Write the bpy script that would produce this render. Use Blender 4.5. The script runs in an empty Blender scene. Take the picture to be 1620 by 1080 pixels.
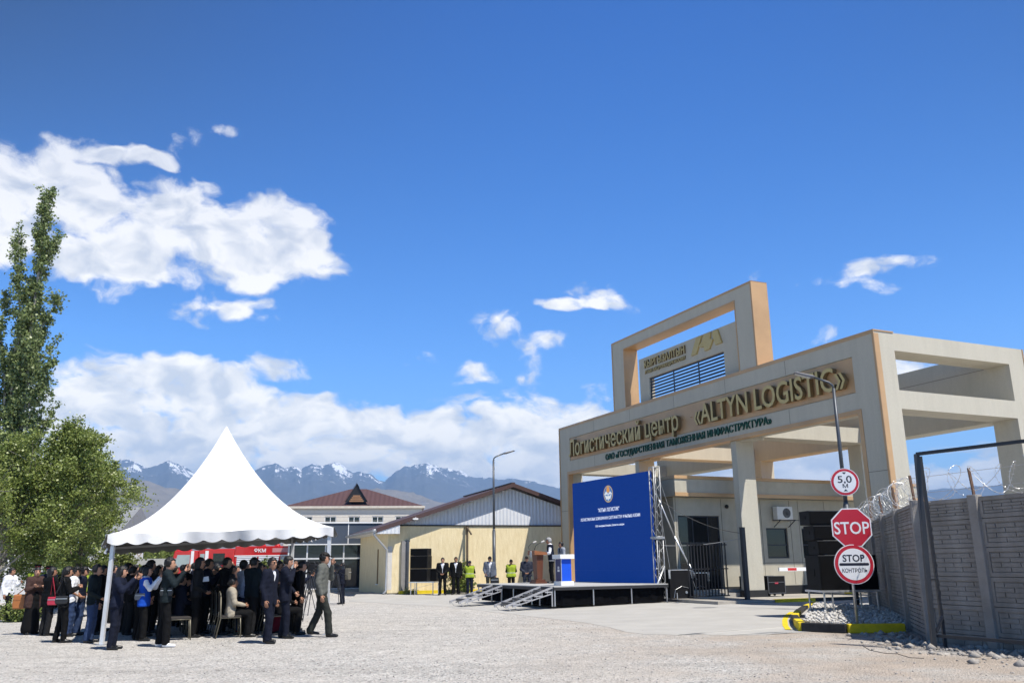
import bpy, bmesh, math, random
import numpy as np
from mathutils import Vector, Matrix

random.seed(7); rng = np.random.default_rng(11)
SC = bpy.context.scene
COL = SC.collection
R_ = math.radians

# ------------------------------------------------------------------ camera
F_PX, PITCH, ROLL, EYE = 1353.0, R_(14.54), R_(-0.676), 1.52
_f = np.array([0, math.cos(PITCH), math.sin(PITCH)])
_u0 = np.array([0, -math.sin(PITCH), math.cos(PITCH)]); _r0 = np.array([1.0, 0, 0])
_r = _r0*math.cos(ROLL) + _u0*math.sin(ROLL); _u = _u0*math.cos(ROLL) - _r0*math.sin(ROLL)
EYEP = np.array([0, 0, EYE])
cam_d = bpy.data.cameras.new('camera'); cam = bpy.data.objects.new('camera', cam_d); COL.objects.link(cam)
cam_d.sensor_width = 36; cam_d.lens = 36*F_PX/1620; cam_d.clip_start = 0.1; cam_d.clip_end = 60000
cam.matrix_world = Matrix(((_r[0], _u[0], -_f[0], 0), (_r[1], _u[1], -_f[1], 0), (_r[2], _u[2], -_f[2], EYE), (0, 0, 0, 1)))
SC.camera = cam
SC.view_settings.view_transform = 'Standard'; SC.view_settings.look = 'None'
SC.view_settings.gamma = 1; SC.view_settings.use_curve_mapping = False
SC.view_settings.exposure = 0.62
SC.render.engine = 'CYCLES'
SC.cycles.max_bounces = 6; SC.cycles.transparent_max_bounces = 12; SC.cycles.volume_bounces = 0

def ray(u, v): return _f + _r*(u-810)/F_PX - _u*(v-540)/F_PX
def gnd(u, v, z=0.0):
    d = ray(u, v); return EYEP + d*(z-EYE)/d[2]
def aty(u, v, y):
    d = ray(u, v); return EYEP + d*y/d[1]
def azel(u, v):
    d = ray(u, v); d = d/np.linalg.norm(d); return math.atan2(d[0], d[1]), math.asin(d[2])

# ------------------------------------------------------------------ sun and sky
SUN_EL, SUN_AZ = R_(60), R_(48)          # azimuth from -Y towards +X
SUN = Vector((math.cos(SUN_EL)*math.sin(SUN_AZ), -math.cos(SUN_EL)*math.cos(SUN_AZ), math.sin(SUN_EL)))
sl = bpy.data.lights.new('sun', 'SUN'); sl.energy = 5.0; sl.angle = R_(0.53); sl.color = (1.0, 0.945, 0.86)
so = bpy.data.objects.new('sun', sl); COL.objects.link(so); so.rotation_euler = SUN.to_track_quat('Z', 'Y').to_euler()
so.location = (60, -30, 120)

W = bpy.data.worlds.new('World'); SC.world = W; W.use_nodes = True
SKY_STRENGTH = 0.10
def build_world():
    nt = W.node_tree; nt.nodes.clear(); N = nt.nodes.new; L = nt.links.new
    def M(op, a, b=None, c=None, clamp=False):
        n = N('ShaderNodeMath'); n.operation = op; n.use_clamp = clamp
        for i, x in enumerate((a, b, c)):
            if x is None: continue
            if isinstance(x, (int, float)): n.inputs[i].default_value = x
            else: L(x, n.inputs[i])
        return n.outputs[0]
    out = N('ShaderNodeOutputWorld'); bg = N('ShaderNodeBackground'); L(bg.outputs[0], out.inputs[0])
    bg.inputs[1].default_value = SKY_STRENGTH
    sky = N('ShaderNodeTexSky'); sky.sky_type = 'NISHITA'; sky.sun_disc = False
    sky.sun_elevation = SUN_EL; sky.sun_rotation = math.atan2(SUN.x, SUN.y)
    sky.altitude = 1600; sky.air_density = 1.0; sky.dust_density = 0.4; sky.ozone_density = 2.5
    hs = N('ShaderNodeHueSaturation'); hs.inputs['Hue'].default_value = 0.508
    hs.inputs['Saturation'].default_value = 1.36; hs.inputs['Value'].default_value = 2.58
    L(sky.outputs[0], hs.inputs['Color'])
    tc = N('ShaderNodeTexCoord'); sp = N('ShaderNodeSeparateXYZ'); L(tc.outputs['Generated'], sp.inputs[0])
    gr = N('ShaderNodeValToRGB'); L(sp.outputs[2], gr.inputs[0]); ge = gr.color_ramp.elements; ge.new(0.5); ge.new(0.5)
    for q, (pos, c) in zip(ge, ((math.sin(R_(12)), (.58, .65, .67)), (math.sin(R_(38)), (.195, .395, .505)), (math.sin(R_(52)), (.13, .19, .21)), (1.0, (.09, .10, .10)))): q.position = pos; q.color = (*c, 1)
    ml = N('ShaderNodeMix'); ml.data_type = 'RGBA'; ml.blend_type = 'MULTIPLY'; ml.inputs[0].default_value = 1; L(hs.outputs[0], ml.inputs[6]); sd = N('ShaderNodeMapRange'); L(sp.outputs[2], sd.inputs[0]); sd.inputs[1].default_value = math.sin(R_(14)); sd.inputs[2].default_value = math.sin(R_(36))
    xo = M('SUBTRACT', sp.outputs[0], 0.10); dk = M('SUBTRACT', 1.0, M('MULTIPLY', M('MULTIPLY', M('MULTIPLY', xo, xo), 2.0), sd.outputs[0]), clamp=True)
    dm = N('ShaderNodeVectorMath'); dm.operation = 'SCALE'; L(gr.outputs[0], dm.inputs[0]); L(dk, dm.inputs[3]); L(dm.outputs[0], ml.inputs[7])
    az0 = M('ARCTAN2', sp.outputs[0], sp.outputs[1]); el0 = M('ARCSINE', sp.outputs[2])
    def noise(vec, scale, detail, rough, dist=0.0):
        n = N('ShaderNodeTexNoise'); n.inputs['Scale'].default_value = scale; n.inputs['Detail'].default_value = detail
        n.inputs['Roughness'].default_value = rough; n.inputs['Distortion'].default_value = dist
        L(vec, n.inputs['Vector']); return n
    def comb(x, y, z=0.0):
        c = N('ShaderNodeCombineXYZ')
        for i, q in enumerate((x, y, z)):
            if isinstance(q, (int, float)): c.inputs[i].default_value = q
            else: L(q, c.inputs[i])
        return c.outputs[0]
    p0 = comb(az0, M('MULTIPLY', el0, 1.55))
    wn = noise(p0, 9.0, 3.0, 0.55); ws = N('ShaderNodeSeparateColor'); L(wn.outputs['Color'], ws.inputs[0])
    az = M('ADD', az0, M('MULTIPLY', M('SUBTRACT', ws.outputs[0], 0.5), 0.075))
    el = M('ADD', el0, M('MULTIPLY', M('SUBTRACT', ws.outputs[1], 0.5), 0.05))
    # cloud masses: centre and half-size of every cloud as seen from the place (azimuth, elevation)
    blobs = [(-40,345,150,75),(80,300,140,62),(150,330,150,62),(250,340,150,62),(330,370,140,62),(420,380,110,68),(470,400,75,48),
             (205,402,95,50),(120,408,75,42),(195,250,75,20),(140,240,60,18),(392,415,108,42),(250,425,50,20),(345,488,66,17),(390,482,36,15),(180,457,34,10),(305,236,24,15),(348,214,16,8),
             (180,620,150,62),(300,640,170,62),(430,665,160,62),(560,690,180,58),(700,695,170,52),(830,690,120,50),(120,650,120,70),
             (930,690,130,52),(330,720,260,50),(620,725,300,42),(870,740,200,40),(440,585,46,18),(0,700,150,60),(260,590,90,30),(760,648,50,22),(840,650,40,20),
             (905,482,82,15),(945,468,50,14),(795,520,28,18),(850,548,40,12),(745,572,62,15),(820,583,40,14),(690,570,40,8),(960,612,26,20),(1185,437,22,8),
             (1378,428,56,18),(1345,437,40,11),(1425,412,28,9),(1315,533,18,9),(1440,575,55,16),(1450,620,60,14),(1580,600,60,12),
             (1080,760,150,40),(1260,740,120,40),(1340,760,90,40),(1480,780,150,42),(1580,750,90,45),(1700,760,120,60),(1230,715,50,12),(1530,705,70,10)]
    acc = None
    for (u, v, hu, hv) in blobs:
        k = 1.0 if hu >= 75 else (0.40 if hu > 45 else 0.32); hu, hv = (hu, hv) if hu >= 75 else (hu*1.45, hv*1.6)
        a, e = azel(u, v); a1, _ = azel(u+hu, v); _, e1 = azel(u, v-hv)
        sa = abs(a1-a)*1.12; se = abs(e1-e)*1.12
        da = M('MULTIPLY', M('SUBTRACT', az, a), 1/sa); de = M('MULTIPLY', M('SUBTRACT', el, e), 1/se)
        g = M('MULTIPLY', M('SUBTRACT', 1.0, M('ADD', M('MULTIPLY', da, da), M('MULTIPLY', de, de))), k)
        acc = g if acc is None else M('SMOOTH_MAX', acc, g, 0.35)
    p1 = comb(az, M('MULTIPLY', el, 1.5), 0.31)
    def billow(vec, det):
        v = N('ShaderNodeTexVoronoi'); v.feature = 'F1'; v.inputs['Scale'].default_value = 17.0; v.inputs['Detail'].default_value = det; v.inputs['Roughness'].default_value = 0.5; v.inputs['Lacunarity'].default_value = 2.1
        L(vec, v.inputs['Vector']); return M('SUBTRACT', 1.0, v.outputs['Distance'])
    def cauli(vec, det): return M('ADD', M('MULTIPLY', noise(vec, 15.0, det+2, 0.60).outputs[0], 0.62), M('MULTIPLY', billow(vec, det), 0.38))
    f1 = M('ADD', M('MULTIPLY', noise(p1, 22.0, 12.0, 0.66).outputs[0], 0.72), M('MULTIPLY', billow(p1, 2.0), 0.32))
    off = N('ShaderNodeVectorMath'); off.operation = 'ADD'; L(p1, off.inputs[0]); off.inputs[1].default_value = (0.012, 0.026, 0)
    f2 = noise(off.outputs[0], 20.0, 4.0, 0.55).outputs[0]
    f1s = noise(p1, 20.0, 4.0, 0.55).outputs[0]
    dens = M('ADD', M('MULTIPLY', M('MINIMUM', M('MAXIMUM', acc, -1.4), 0.85), 2.8), M('MULTIPLY', M('SUBTRACT', f1, 0.462), 6.2))
    mr = N('ShaderNodeMapRange'); mr.interpolation_type = 'SMOOTHSTEP'; L(dens, mr.inputs[0])
    mr.inputs[1].default_value = -0.10; mr.inputs[2].default_value = 1.45; mr.inputs[3].default_value = 0; mr.inputs[4].default_value = 0.97
    # relief of the cumulus: lit where the vapour thins out towards the sun, greyer underneath
    rel = M('MULTIPLY', M('SUBTRACT', f1s, f2), 3.4)
    low = noise(comb(az, M('MULTIPLY', el, 4.5), 1.7), 7.0, 3.0, 0.5).outputs[0]
    fl = N('ShaderNodeMapRange'); L(el0, fl.inputs[0]); fl.inputs[1].default_value = R_(9); fl.inputs[2].default_value = R_(20)
    fl.inputs[3].default_value = 1.0; fl.inputs[4].default_value = 0.15
    grey = M('MULTIPLY', M('MULTIPLY', M('SUBTRACT', low, 0.38, clamp=True), 2.6, clamp=True), fl.outputs[0])
    br = M('ADD', M('SUBTRACT', 0.80, M('MULTIPLY', grey, 0.62)), rel, clamp=True)
    mx = N('ShaderNodeMix'); mx.data_type = 'RGBA'; L(br, mx.inputs[0])
    mx.inputs[6].default_value = (4.2, 4.6, 5.4, 1); mx.inputs[7].default_value = (7.3, 7.35, 7.45, 1)
    # the lowest clouds are coloured brighter and warmer to offset the haze before them
    lw = N('ShaderNodeMapRange'); L(el0, lw.inputs[0]); lw.inputs[1].default_value = R_(8); lw.inputs[2].default_value = R_(24)
    lt = N('ShaderNodeMix'); lt.data_type = 'RGBA'; L(lw.outputs[0], lt.inputs[0]); lt.inputs[6].default_value = (1.78, 1.64, 1.34, 1); lt.inputs[7].default_value = (1.02, 1.0, 0.98, 1)
    lm = N('ShaderNodeMix'); lm.data_type = 'RGBA'; lm.blend_type = 'MULTIPLY'; lm.inputs[0].default_value = 1; L(mx.outputs[2], lm.inputs[6]); L(lt.outputs[2], lm.inputs[7])
    fin = N('ShaderNodeMix'); fin.data_type = 'RGBA'; L(mr.outputs[0], fin.inputs[0]); L(ml.outputs[2], fin.inputs[6]); L(lm.outputs[2], fin.inputs[7])
    L(fin.outputs[2], bg.inputs[0])
build_world()

# ------------------------------------------------------------------ helpers
def tag(o, label=None, cat=None, group=None, kind=None):
    if label: o['label'] = label
    if cat: o['category'] = cat
    if group: o['group'] = group
    if kind: o['kind'] = kind
    return o
def thing(name, label, cat, loc=(0, 0, 0), rz=0.0, group=None):
    o = bpy.data.objects.new(name, None); COL.objects.link(o); o.empty_display_size = 0.2
    o.location = loc; o.rotation_euler = (0, 0, rz)
    return tag(o, label, cat, group)
def copy_tree(o, parent=None):
    c = o.copy(); COL.objects.link(c)
    if parent is not None: c.parent = parent
    for ch in list(o.children): copy_tree(ch, c)
    return c

MATS = {}
def mat(name, col, rough=0.8, metal=0.0, var=0.12, vscale=3.0, bump=0.0, bscale=40.0, spec=0.4, col2=None, detail=5.0, stretch=None, transl=0.0, coat=0.0, streak=0.0):
    """Principled material whose colour wanders a little with object-space noise."""
    if name in MATS: return MATS[name]
    m = bpy.data.materials.new(name); m.use_nodes = True; nt = m.node_tree; b = nt.nodes['Principled BSDF']
    b.inputs['Roughness'].default_value = rough; b.inputs['Metallic'].default_value = metal
    b.inputs['Specular IOR Level'].default_value = spec
    if coat: b.inputs['Coat Weight'].default_value = coat
    N = nt.nodes.new; L = nt.links.new
    tc = N('ShaderNodeTexCoord'); vec = tc.outputs['Object']
    if stretch:
        mp = N('ShaderNodeMapping'); mp.inputs['Scale'].default_value = stretch; L(vec, mp.inputs[0]); vec = mp.outputs[0]
    n = N('ShaderNodeTexNoise'); n.inputs['Scale'].default_value = vscale; n.inputs['Detail'].default_value = detail; n.inputs['Roughness'].default_value = 0.6
    L(vec, n.inputs['Vector'])
    mr = N('ShaderNodeMapRange'); mr.inputs[1].default_value = 0.3; mr.inputs[2].default_value = 0.7; L(n.outputs[0], mr.inputs[0])
    mx = N('ShaderNodeMix'); mx.data_type = 'RGBA'; L(mr.outputs[0], mx.inputs[0])
    c2 = col2 if col2 else tuple(min(1, c*(1+var)) for c in col)
    c1 = col if col2 else tuple(c*(1-var) for c in col)
    mx.inputs[6].default_value = (*c1, 1); mx.inputs[7].default_value = (*c2, 1)
    cout = mx.outputs[2]
    if streak:                                              # rain streaks, dust and hand marks
        ms_ = N('ShaderNodeMapping'); ms_.inputs['Scale'].default_value = (1.7, 1.7, .28); L(tc.outputs['Object'], ms_.inputs[0])
        n3 = N('ShaderNodeTexNoise'); n3.inputs['Scale'].default_value = 1.3; n3.inputs['Detail'].default_value = 7; n3.inputs['Roughness'].default_value = .65; L(ms_.outputs[0], n3.inputs['Vector'])
        r3 = N('ShaderNodeMapRange'); r3.inputs[1].default_value = .35; r3.inputs[2].default_value = .68; r3.inputs[3].default_value = 1-streak; r3.inputs[4].default_value = 1+streak*.3; L(n3.outputs[0], r3.inputs[0])
        m3 = N('ShaderNodeMix'); m3.data_type = 'RGBA'; m3.blend_type = 'MULTIPLY'; m3.inputs[0].default_value = 1; L(cout, m3.inputs[6]); L(r3.outputs[0], m3.inputs[7]); cout = m3.outputs[2]
    L(cout, b.inputs['Base Color'])
    if bump:
        n2 = N('ShaderNodeTexNoise'); n2.inputs['Scale'].default_value = bscale; n2.inputs['Detail'].default_value = 4; L(vec, n2.inputs['Vector'])
        bp = N('ShaderNodeBump'); bp.inputs['Strength'].default_value = bump; bp.inputs['Distance'].default_value = 0.02
        L(n2.outputs[0], bp.inputs['Height']); L(bp.outputs[0], b.inputs['Normal'])
    if transl:
        o = nt.nodes['Material Output']; t = N('ShaderNodeBsdfTranslucent'); ms = N('ShaderNodeMixShader'); ms.inputs[0].default_value = transl
        L(mx.outputs[2], t.inputs[0]); L(b.outputs[0], ms.inputs[1]); L(t.outputs[0], ms.inputs[2]); L(ms.outputs[0], o.inputs[0])
    MATS[name] = m; return m

class MB:
    """Collects boxes, bars, tubes and prisms; build() links them as ONE mesh object."""
    def __init__(s): s.v = []; s.f = []; s.m = []
    def add(s, vs, fs, mi=0):
        o = len(s.v); s.v.extend([tuple(map(float, q)) for q in vs]); s.f.extend([tuple(i+o for i in f) for f in fs]); s.m.extend([mi]*len(fs)); return s
    def box(s, x0, x1, y0, y1, z0, z1, mi=0):
        vs = [(x0,y0,z0),(x1,y0,z0),(x1,y1,z0),(x0,y1,z0),(x0,y0,z1),(x1,y0,z1),(x1,y1,z1),(x0,y1,z1)]
        return s.add(vs, [(0,3,2,1),(4,5,6,7),(0,1,5,4),(1,2,6,5),(2,3,7,6),(3,0,4,7)], mi)
    def bar(s, p, q, w, h=None, up=(0, 0, 1), mi=0):
        h = h or w; p = np.array(p, float); q = np.array(q, float); d = q-p; d /= np.linalg.norm(d)
        up = np.array(up, float)
        if abs(d@up) > 0.98: up = np.array([1.0, 0, 0]) if abs(d[0]) < 0.9 else np.array([0, 1.0, 0])
        x = np.cross(d, up); x /= np.linalg.norm(x); y = np.cross(x, d)
        vs = [c + x*a*w/2 + y*b*h/2 for c in (p, q) for a, b in ((-1,-1),(1,-1),(1,1),(-1,1))]
        return s.add(vs, [(0,1,2,3),(7,6,5,4),(0,4,5,1),(1,5,6,2),(2,6,7,3),(3,7,4,0)], mi)
    def tube(s, pts, r, n=8, mi=0, cap=True):
        P = np.array(pts, float); k = len(P); rr = [r]*k if isinstance(r, (int, float)) else list(r)
        T = np.gradient(P, axis=0); T /= np.linalg.norm(T, axis=1)[:, None] + 1e-12
        a = np.array([0, 0, 1.0]) if abs(T[0][2]) < 0.9 else np.array([1.0, 0, 0])
        x = np.cross(T[0], a); x /= np.linalg.norm(x); vs = []
        for i in range(k):
            x = x - T[i]*(x@T[i]); x /= np.linalg.norm(x) + 1e-12; y = np.cross(T[i], x)
            for j in range(n):
                t = 2*math.pi*j/n; vs.append(P[i] + (x*math.cos(t) + y*math.sin(t))*rr[i])
        fs = [(i*n+j, i*n+(j+1) % n, (i+1)*n+(j+1) % n, (i+1)*n+j) for i in range(k-1) for j in range(n)]
        if cap: fs += [tuple(range(n-1, -1, -1)), tuple((k-1)*n+j for j in range(n))]
        return s.add(vs, fs, mi)
    def prism(s, poly, fn, a, b, mi=0):
        """extrude the 2-D polygon between depths a and b; fn maps (x, y, depth) to 3-D"""
        n = len(poly); vs = [fn(x, y, a) for x, y in poly] + [fn(x, y, b) for x, y in poly]
        fs = [tuple(range(n-1, -1, -1)), tuple(range(n, 2*n))] + [(i, (i+1) % n, n+(i+1) % n, n+i) for i in range(n)]
        return s.add(vs, fs, mi)
    def sphere(s, c, r, n=10, mi=0):
        c = np.array(c, float); r = np.array([r]*3 if isinstance(r, (int, float)) else r, float); vs = []; m = n//2
        for i in range(m+1):
            th = math.pi*i/m
            for j in range(n): vs.append(c + r*np.array([math.sin(th)*math.cos(2*math.pi*j/n), math.sin(th)*math.sin(2*math.pi*j/n), math.cos(th)]))
        return s.add(vs, [(i*n+j, (i+1)*n+j, (i+1)*n+(j+1) % n, i*n+(j+1) % n) for i in range(m) for j in range(n)], mi)
    def build(s, name, mats, parent=None, loc=None, rz=None, smooth=False, bevel=0.0):
        me = bpy.data.meshes.new(name); me.from_pydata(s.v, [], s.f)
        mats = mats if isinstance(mats, (list, tuple)) else [mats]
        for m in mats: me.materials.append(m)
        if len(mats) > 1: me.polygons.foreach_set('material_index', s.m)
        if smooth: me.polygons.foreach_set('use_smooth', [True]*len(s.f))
        bm = bmesh.new(); bm.from_mesh(me); bmesh.ops.recalc_face_normals(bm, faces=bm.faces); bm.to_mesh(me); bm.free()
        me.update()
        o = bpy.data.objects.new(name, me); COL.objects.link(o)
        if parent is not None: o.parent = parent
        if loc is not None: o.location = loc
        if rz is not None: o.rotation_euler = (0, 0, rz)
        if bevel:
            b = o.modifiers.new('bevel', 'BEVEL'); b.width = bevel; b.segments = 2; b.limit_method = 'ANGLE'; b.angle_limit = R_(40)
        return o
def np_mesh(name, V, Fq, mats, parent=None, smooth=False, attr=None):
    """fast mesh from numpy arrays (faces of equal length)"""
    me = bpy.data.meshes.new(name); k = Fq.shape[1]; nf = len(Fq)
    me.vertices.add(len(V)); me.vertices.foreach_set('co', np.ascontiguousarray(V, dtype=np.float32).ravel())
    me.loops.add(nf*k); me.loops.foreach_set('vertex_index', np.ascontiguousarray(Fq, dtype=np.int32).ravel())
    me.polygons.add(nf); me.polygons.foreach_set('loop_start', np.arange(0, nf*k, k, dtype=np.int32))
    me.polygons.foreach_set('loop_total', np.full(nf, k, dtype=np.int32))
    if smooth: me.polygons.foreach_set('use_smooth', np.ones(nf, dtype=bool))
    me.update(calc_edges=True); me.validate()
    for m in (mats if isinstance(mats, (list, tuple)) else [mats]): me.materials.append(m)
    o = bpy.data.objects.new(name, me); COL.objects.link(o)
    if parent is not None: o.parent = parent
    return o

def text_part(name, s, m, parent, origin, xdir, up, width, height, depth=0.02, bold=0.0, side=None):
    """lettering fitted into width x height (capital letters' box), standing on origin, extruded towards the reader"""
    cu = bpy.data.curves.new(name, 'FONT'); cu.body = s; cu.size = 1.0; cu.extrude = 0.5; cu.offset = bold; cu.resolution_u = 3
    to = bpy.data.objects.new(name, cu); COL.objects.link(to)
    dg = bpy.context.evaluated_depsgraph_get(); me = bpy.data.meshes.new_from_object(to.evaluated_get(dg))
    bpy.data.objects.remove(to); bpy.data.curves.remove(cu)
    n = len(me.vertices); co = np.zeros(n*3); me.vertices.foreach_get('co', co); co = co.reshape(-1, 3)
    x0, x1 = co[:, 0].min(), co[:, 0].max(); cap = 0.73
    X = np.array(xdir, float); Y = np.array(up, float); Z = np.cross(X, Y)
    sx = width/(x1-x0); sy = height/cap
    new = np.array(origin, float) + np.outer((co[:, 0]-x0)*sx, X) + np.outer(co[:, 1]*sy, Y) + np.outer((co[:, 2]+0.5)*depth, Z)
    me.vertices.foreach_set('co', new.ravel()); me.update(); me.materials.clear(); me.materials.append(m); me.name = name
    if side is not None:                                     # shade on the letters' side walls is put into a darker colour
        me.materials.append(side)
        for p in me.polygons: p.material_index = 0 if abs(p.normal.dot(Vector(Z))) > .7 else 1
    o = bpy.data.objects.new(name, me); COL.objects.link(o)
    if parent is not None: o.parent = parent
    return o

# ------------------------------------------------------------------ shared materials
STUCCO = mat('stucco', (0.495, 0.468, 0.388), 0.9, var=0.05, vscale=14, bump=0.35, bscale=160, streak=.075)
STUCCO_D = mat('stucco wall panel', (0.44, 0.41, 0.33), 0.9, var=0.06, vscale=2.5, bump=0.3, bscale=120, streak=.075)
BRONZE = mat('bronze cladding', (0.50, 0.315, 0.16), 0.42, metal=0.12, var=0.12, vscale=0.6, spec=0.5)
GOLD = mat('gold lettering', (0.52, 0.40, 0.165), 0.45, metal=0.15, var=0.06)
GOLDS = mat('shaded gold letter side', (0.17, 0.115, 0.05), 0.5, var=0.1); GREENS = mat('shaded green letter side', (0.006, 0.04, 0.024), 0.5, var=0.1)  # side colours darkened to carry the letters' own shade
GREEN = mat('green lettering', (0.012, 0.10, 0.055), 0.45, var=0.1)
BLACK = mat('black paint', (0.014, 0.014, 0.016), 0.5, var=0.2)
BLACKCLOTH = mat('black cloth', (0.004, 0.004, 0.005), 0.98, spec=0.05, var=0.3, vscale=8, bump=0.4, bscale=9)
STEEL = mat('galvanised steel', (0.52, 0.53, 0.54), 0.42, metal=0.75, var=0.12, vscale=9)
ALU = mat('aluminium', (0.72, 0.73, 0.74), 0.35, metal=0.7, var=0.06, vscale=12)
DARKSTEEL = mat('dark painted steel', (0.022, 0.025, 0.032), 0.4, var=0.2)
GREYPAINT = mat('grey pole paint', (0.075, 0.085, 0.10), 0.42, metal=0.3, var=0.15, vscale=5)
WHITE = mat('white paint', (0.78, 0.78, 0.77), 0.5, var=0.04)
PVC = mat('white tent cloth', (0.86, 0.86, 0.85), 0.55, var=0.03, vscale=1.4, bump=0.12, bscale=5, transl=0.03)
GLASS = mat('dark glass', (0.010, 0.012, 0.014), 0.05, var=0.1, spec=0.45)
YELLOW = mat('yellow kerb paint', (0.66, 0.50, 0.012), 0.75, var=0.16, vscale=7, bump=0.3, bscale=30)
KBLACK = mat('black kerb paint', (0.022, 0.022, 0.023), 0.75, var=0.35, vscale=8, bump=0.3, bscale=30)

# ------------------------------------------------------------------ ground, apron, hills
def ground_mat():
    m = bpy.data.materials.new('pale gravel'); m.use_nodes = True; nt = m.node_tree; b = nt.nodes['Principled BSDF']
    N = nt.nodes.new; L = nt.links.new; b.inputs['Roughness'].default_value = 0.95; b.inputs['Specular IOR Level'].default_value = 0.15
    tc = N('ShaderNodeTexCoord')
    def noise(sc, det=4, ro=0.6):
        n = N('ShaderNodeTexNoise'); n.inputs['Scale'].default_value = sc; n.inputs['Detail'].default_value = det; n.inputs['Roughness'].default_value = ro
        L(tc.outputs['Object'], n.inputs['Vector']); return n.outputs[0]
    def ramp(x, stops):
        r = N('ShaderNodeValToRGB'); e = r.color_ramp.elements
        while len(e) < len(stops): e.new(0.5)
        for i, (p, c) in enumerate(stops): e[i].position = p; e[i].color = (*c, 1)
        L(x, r.inputs[0]); return r.outputs[0]
    def mix(f, a, c, blend='MIX'):
        x = N('ShaderNodeMix'); x.data_type = 'RGBA'; x.blend_type = blend
        for i, q in ((0, f), (6, a), (7, c)):
            if isinstance(q, (int, float)): x.inputs[i].default_value = q
            elif isinstance(q, tuple): x.inputs[i].default_value = (*q, 1)
            else: L(q, x.inputs[i])
        return x.outputs[2]
    vo = N('ShaderNodeTexVoronoi'); vo.inputs['Scale'].default_value = 31; vo.inputs['Randomness'].default_value = 1; L(tc.outputs['Object'], vo.inputs['Vector'])
    sp = N('ShaderNodeSeparateColor'); L(vo.outputs['Color'], sp.inputs[0])
    stones = ramp(sp.outputs[0], [(0.0, (0.11, 0.108, 0.104)), (0.15, (0.37, 0.362, 0.345)), (0.5, (0.51, 0.50, 0.475)), (0.85, (0.61, 0.595, 0.565)), (1.0, (0.76, 0.74, 0.70))])
    rosy = mix(ramp(sp.outputs[1], [(0.72, (0, 0, 0)), (0.9, (1, 1, 1))]), stones, (0.55, 0.50, 0.46))
    dust = mix(ramp(noise(0.22, 6), [(0.42, (0, 0, 0)), (0.62, (1, 1, 1))]), rosy, mix(0.45, rosy, (0.57, 0.535, 0.485)))
    # brown earth shows through beside the fence and on the right-hand track
    sx = N('ShaderNodeSeparateXYZ'); L(tc.outputs['Object'], sx.inputs[0])
    mr = N('ShaderNodeMapRange'); L(sx.outputs[0], mr.inputs[0]); mr.inputs[1].default_value = -1.0; mr.inputs[2].default_value = 5.5
    md = N('ShaderNodeMath'); md.operation = 'MULTIPLY'; L(mr.outputs[0], md.inputs[0]); L(ramp(noise(0.55, 7, 0.62), [(0.37, (0, 0, 0)), (0.56, (1, 1, 1))]), md.inputs[1])
    earth = ramp(noise(30, 4, 0.7), [(0.3, (0.30, 0.25, 0.205)), (0.5, (0.45, 0.385, 0.325)), (0.7, (0.57, 0.51, 0.45))])
    col = mix(md.outputs[0], dust, earth)
    col = mix(0.8, col, ramp(noise(2.2, 5), [(0.25, (0.74, 0.74, 0.74)), (0.7, (1.12, 1.12, 1.12))]), 'MULTIPLY')
    # faint wheel tracks that cross the yard towards the gate
    mp = N('ShaderNodeMapping'); mp.inputs['Rotation'].default_value = (0, 0, R_(52)); mp.inputs['Scale'].default_value = (.10, 1.15, 1); L(tc.outputs['Object'], mp.inputs[0])
    tn = N('ShaderNodeTexNoise'); tn.inputs['Scale'].default_value = 1.0; tn.inputs['Detail'].default_value = 5; tn.inputs['Roughness'].default_value = .6; L(mp.outputs[0], tn.inputs['Vector'])
    col = mix(0.45, col, ramp(tn.outputs[0], [(0.33, (0.80, 0.79, 0.78)), (0.48, (1.0, 1.0, 1.0)), (0.70, (1.10, 1.10, 1.09))]), 'MULTIPLY')
    L(col, b.inputs['Base Color'])
    bp = N('ShaderNodeBump'); bp.inputs['Strength'].default_value = 0.9; bp.inputs['Distance'].default_value = 0.03
    ad = N('ShaderNodeMath'); ad.operation = 'ADD'; L(vo.outputs['Distance'], ad.inputs[0]); L(noise(60, 3), ad.inputs[1]); L(ad.outputs[0], bp.inputs['Height']); L(bp.outputs[0], b.inputs['Normal'])
    return m
GRAVEL = ground_mat()
g = MB()
xs = [-13000, -900, -120, -40, 0, 40, 120, 900, 13000]; ys = [-2800, -300, -20, 0, 20, 50, 110, 600, 13000]
nx = len(xs)
g.add([(x, y, 0) for y in ys for x in xs], [(j*nx+i, j*nx+i+1, (j+1)*nx+i+1, (j+1)*nx+i) for j in range(len(ys)-1) for i in range(nx-1)])
tag(g.build('ground', GRAVEL), 'pale gravel yard spreading towards the mountains', 'ground', kind='structure')

def slab_mat():
    m = mat('concrete apron', (0.35, 0.34, 0.32), 0.9, col2=(0.42, 0.41, 0.385), vscale=0.9, bump=0.25, bscale=70, detail=9)
    return m
CONC = slab_mat()
# the concrete apron in front of the gate: an uneven edge where gravel has been driven over it
edge = [(552,951),(600,953),(640,956),(690,958),(740,963),(790,969),(830,973),(880,979),(930,985),(965,992),(990,999),(1020,1003),(1060,1004),(1100,1003),(1150,1004),(1200,1004),(1240,1001),(1262,998)]
pts = []
for i in range(len(edge)-1):
    a, c = edge[i], edge[i+1]
    for k in range(4):
        t = k/4; p = gnd(a[0]+(c[0]-a[0])*t, a[1]+(c[1]-a[1])*t); pts.append((p[0], p[1]+random.uniform(-.12, .12)))
APZ = .10                                          # the apron is laid with a slight fall towards the gravel
bk = [(-8.2, 46.2), (-8.0, 52), (0, 70), (20, 84), (46, 62), (40, 45), (30, 31), (18, 25.5), (9.2, 21.2)]
bl = np.concatenate([[0], np.cumsum([math.dist(bk[i], bk[i+1]) for i in range(len(bk)-1)])]); bl /= bl[-1]
pa = MB(); n_ = len(pts); m_ = 14; V = []
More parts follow.
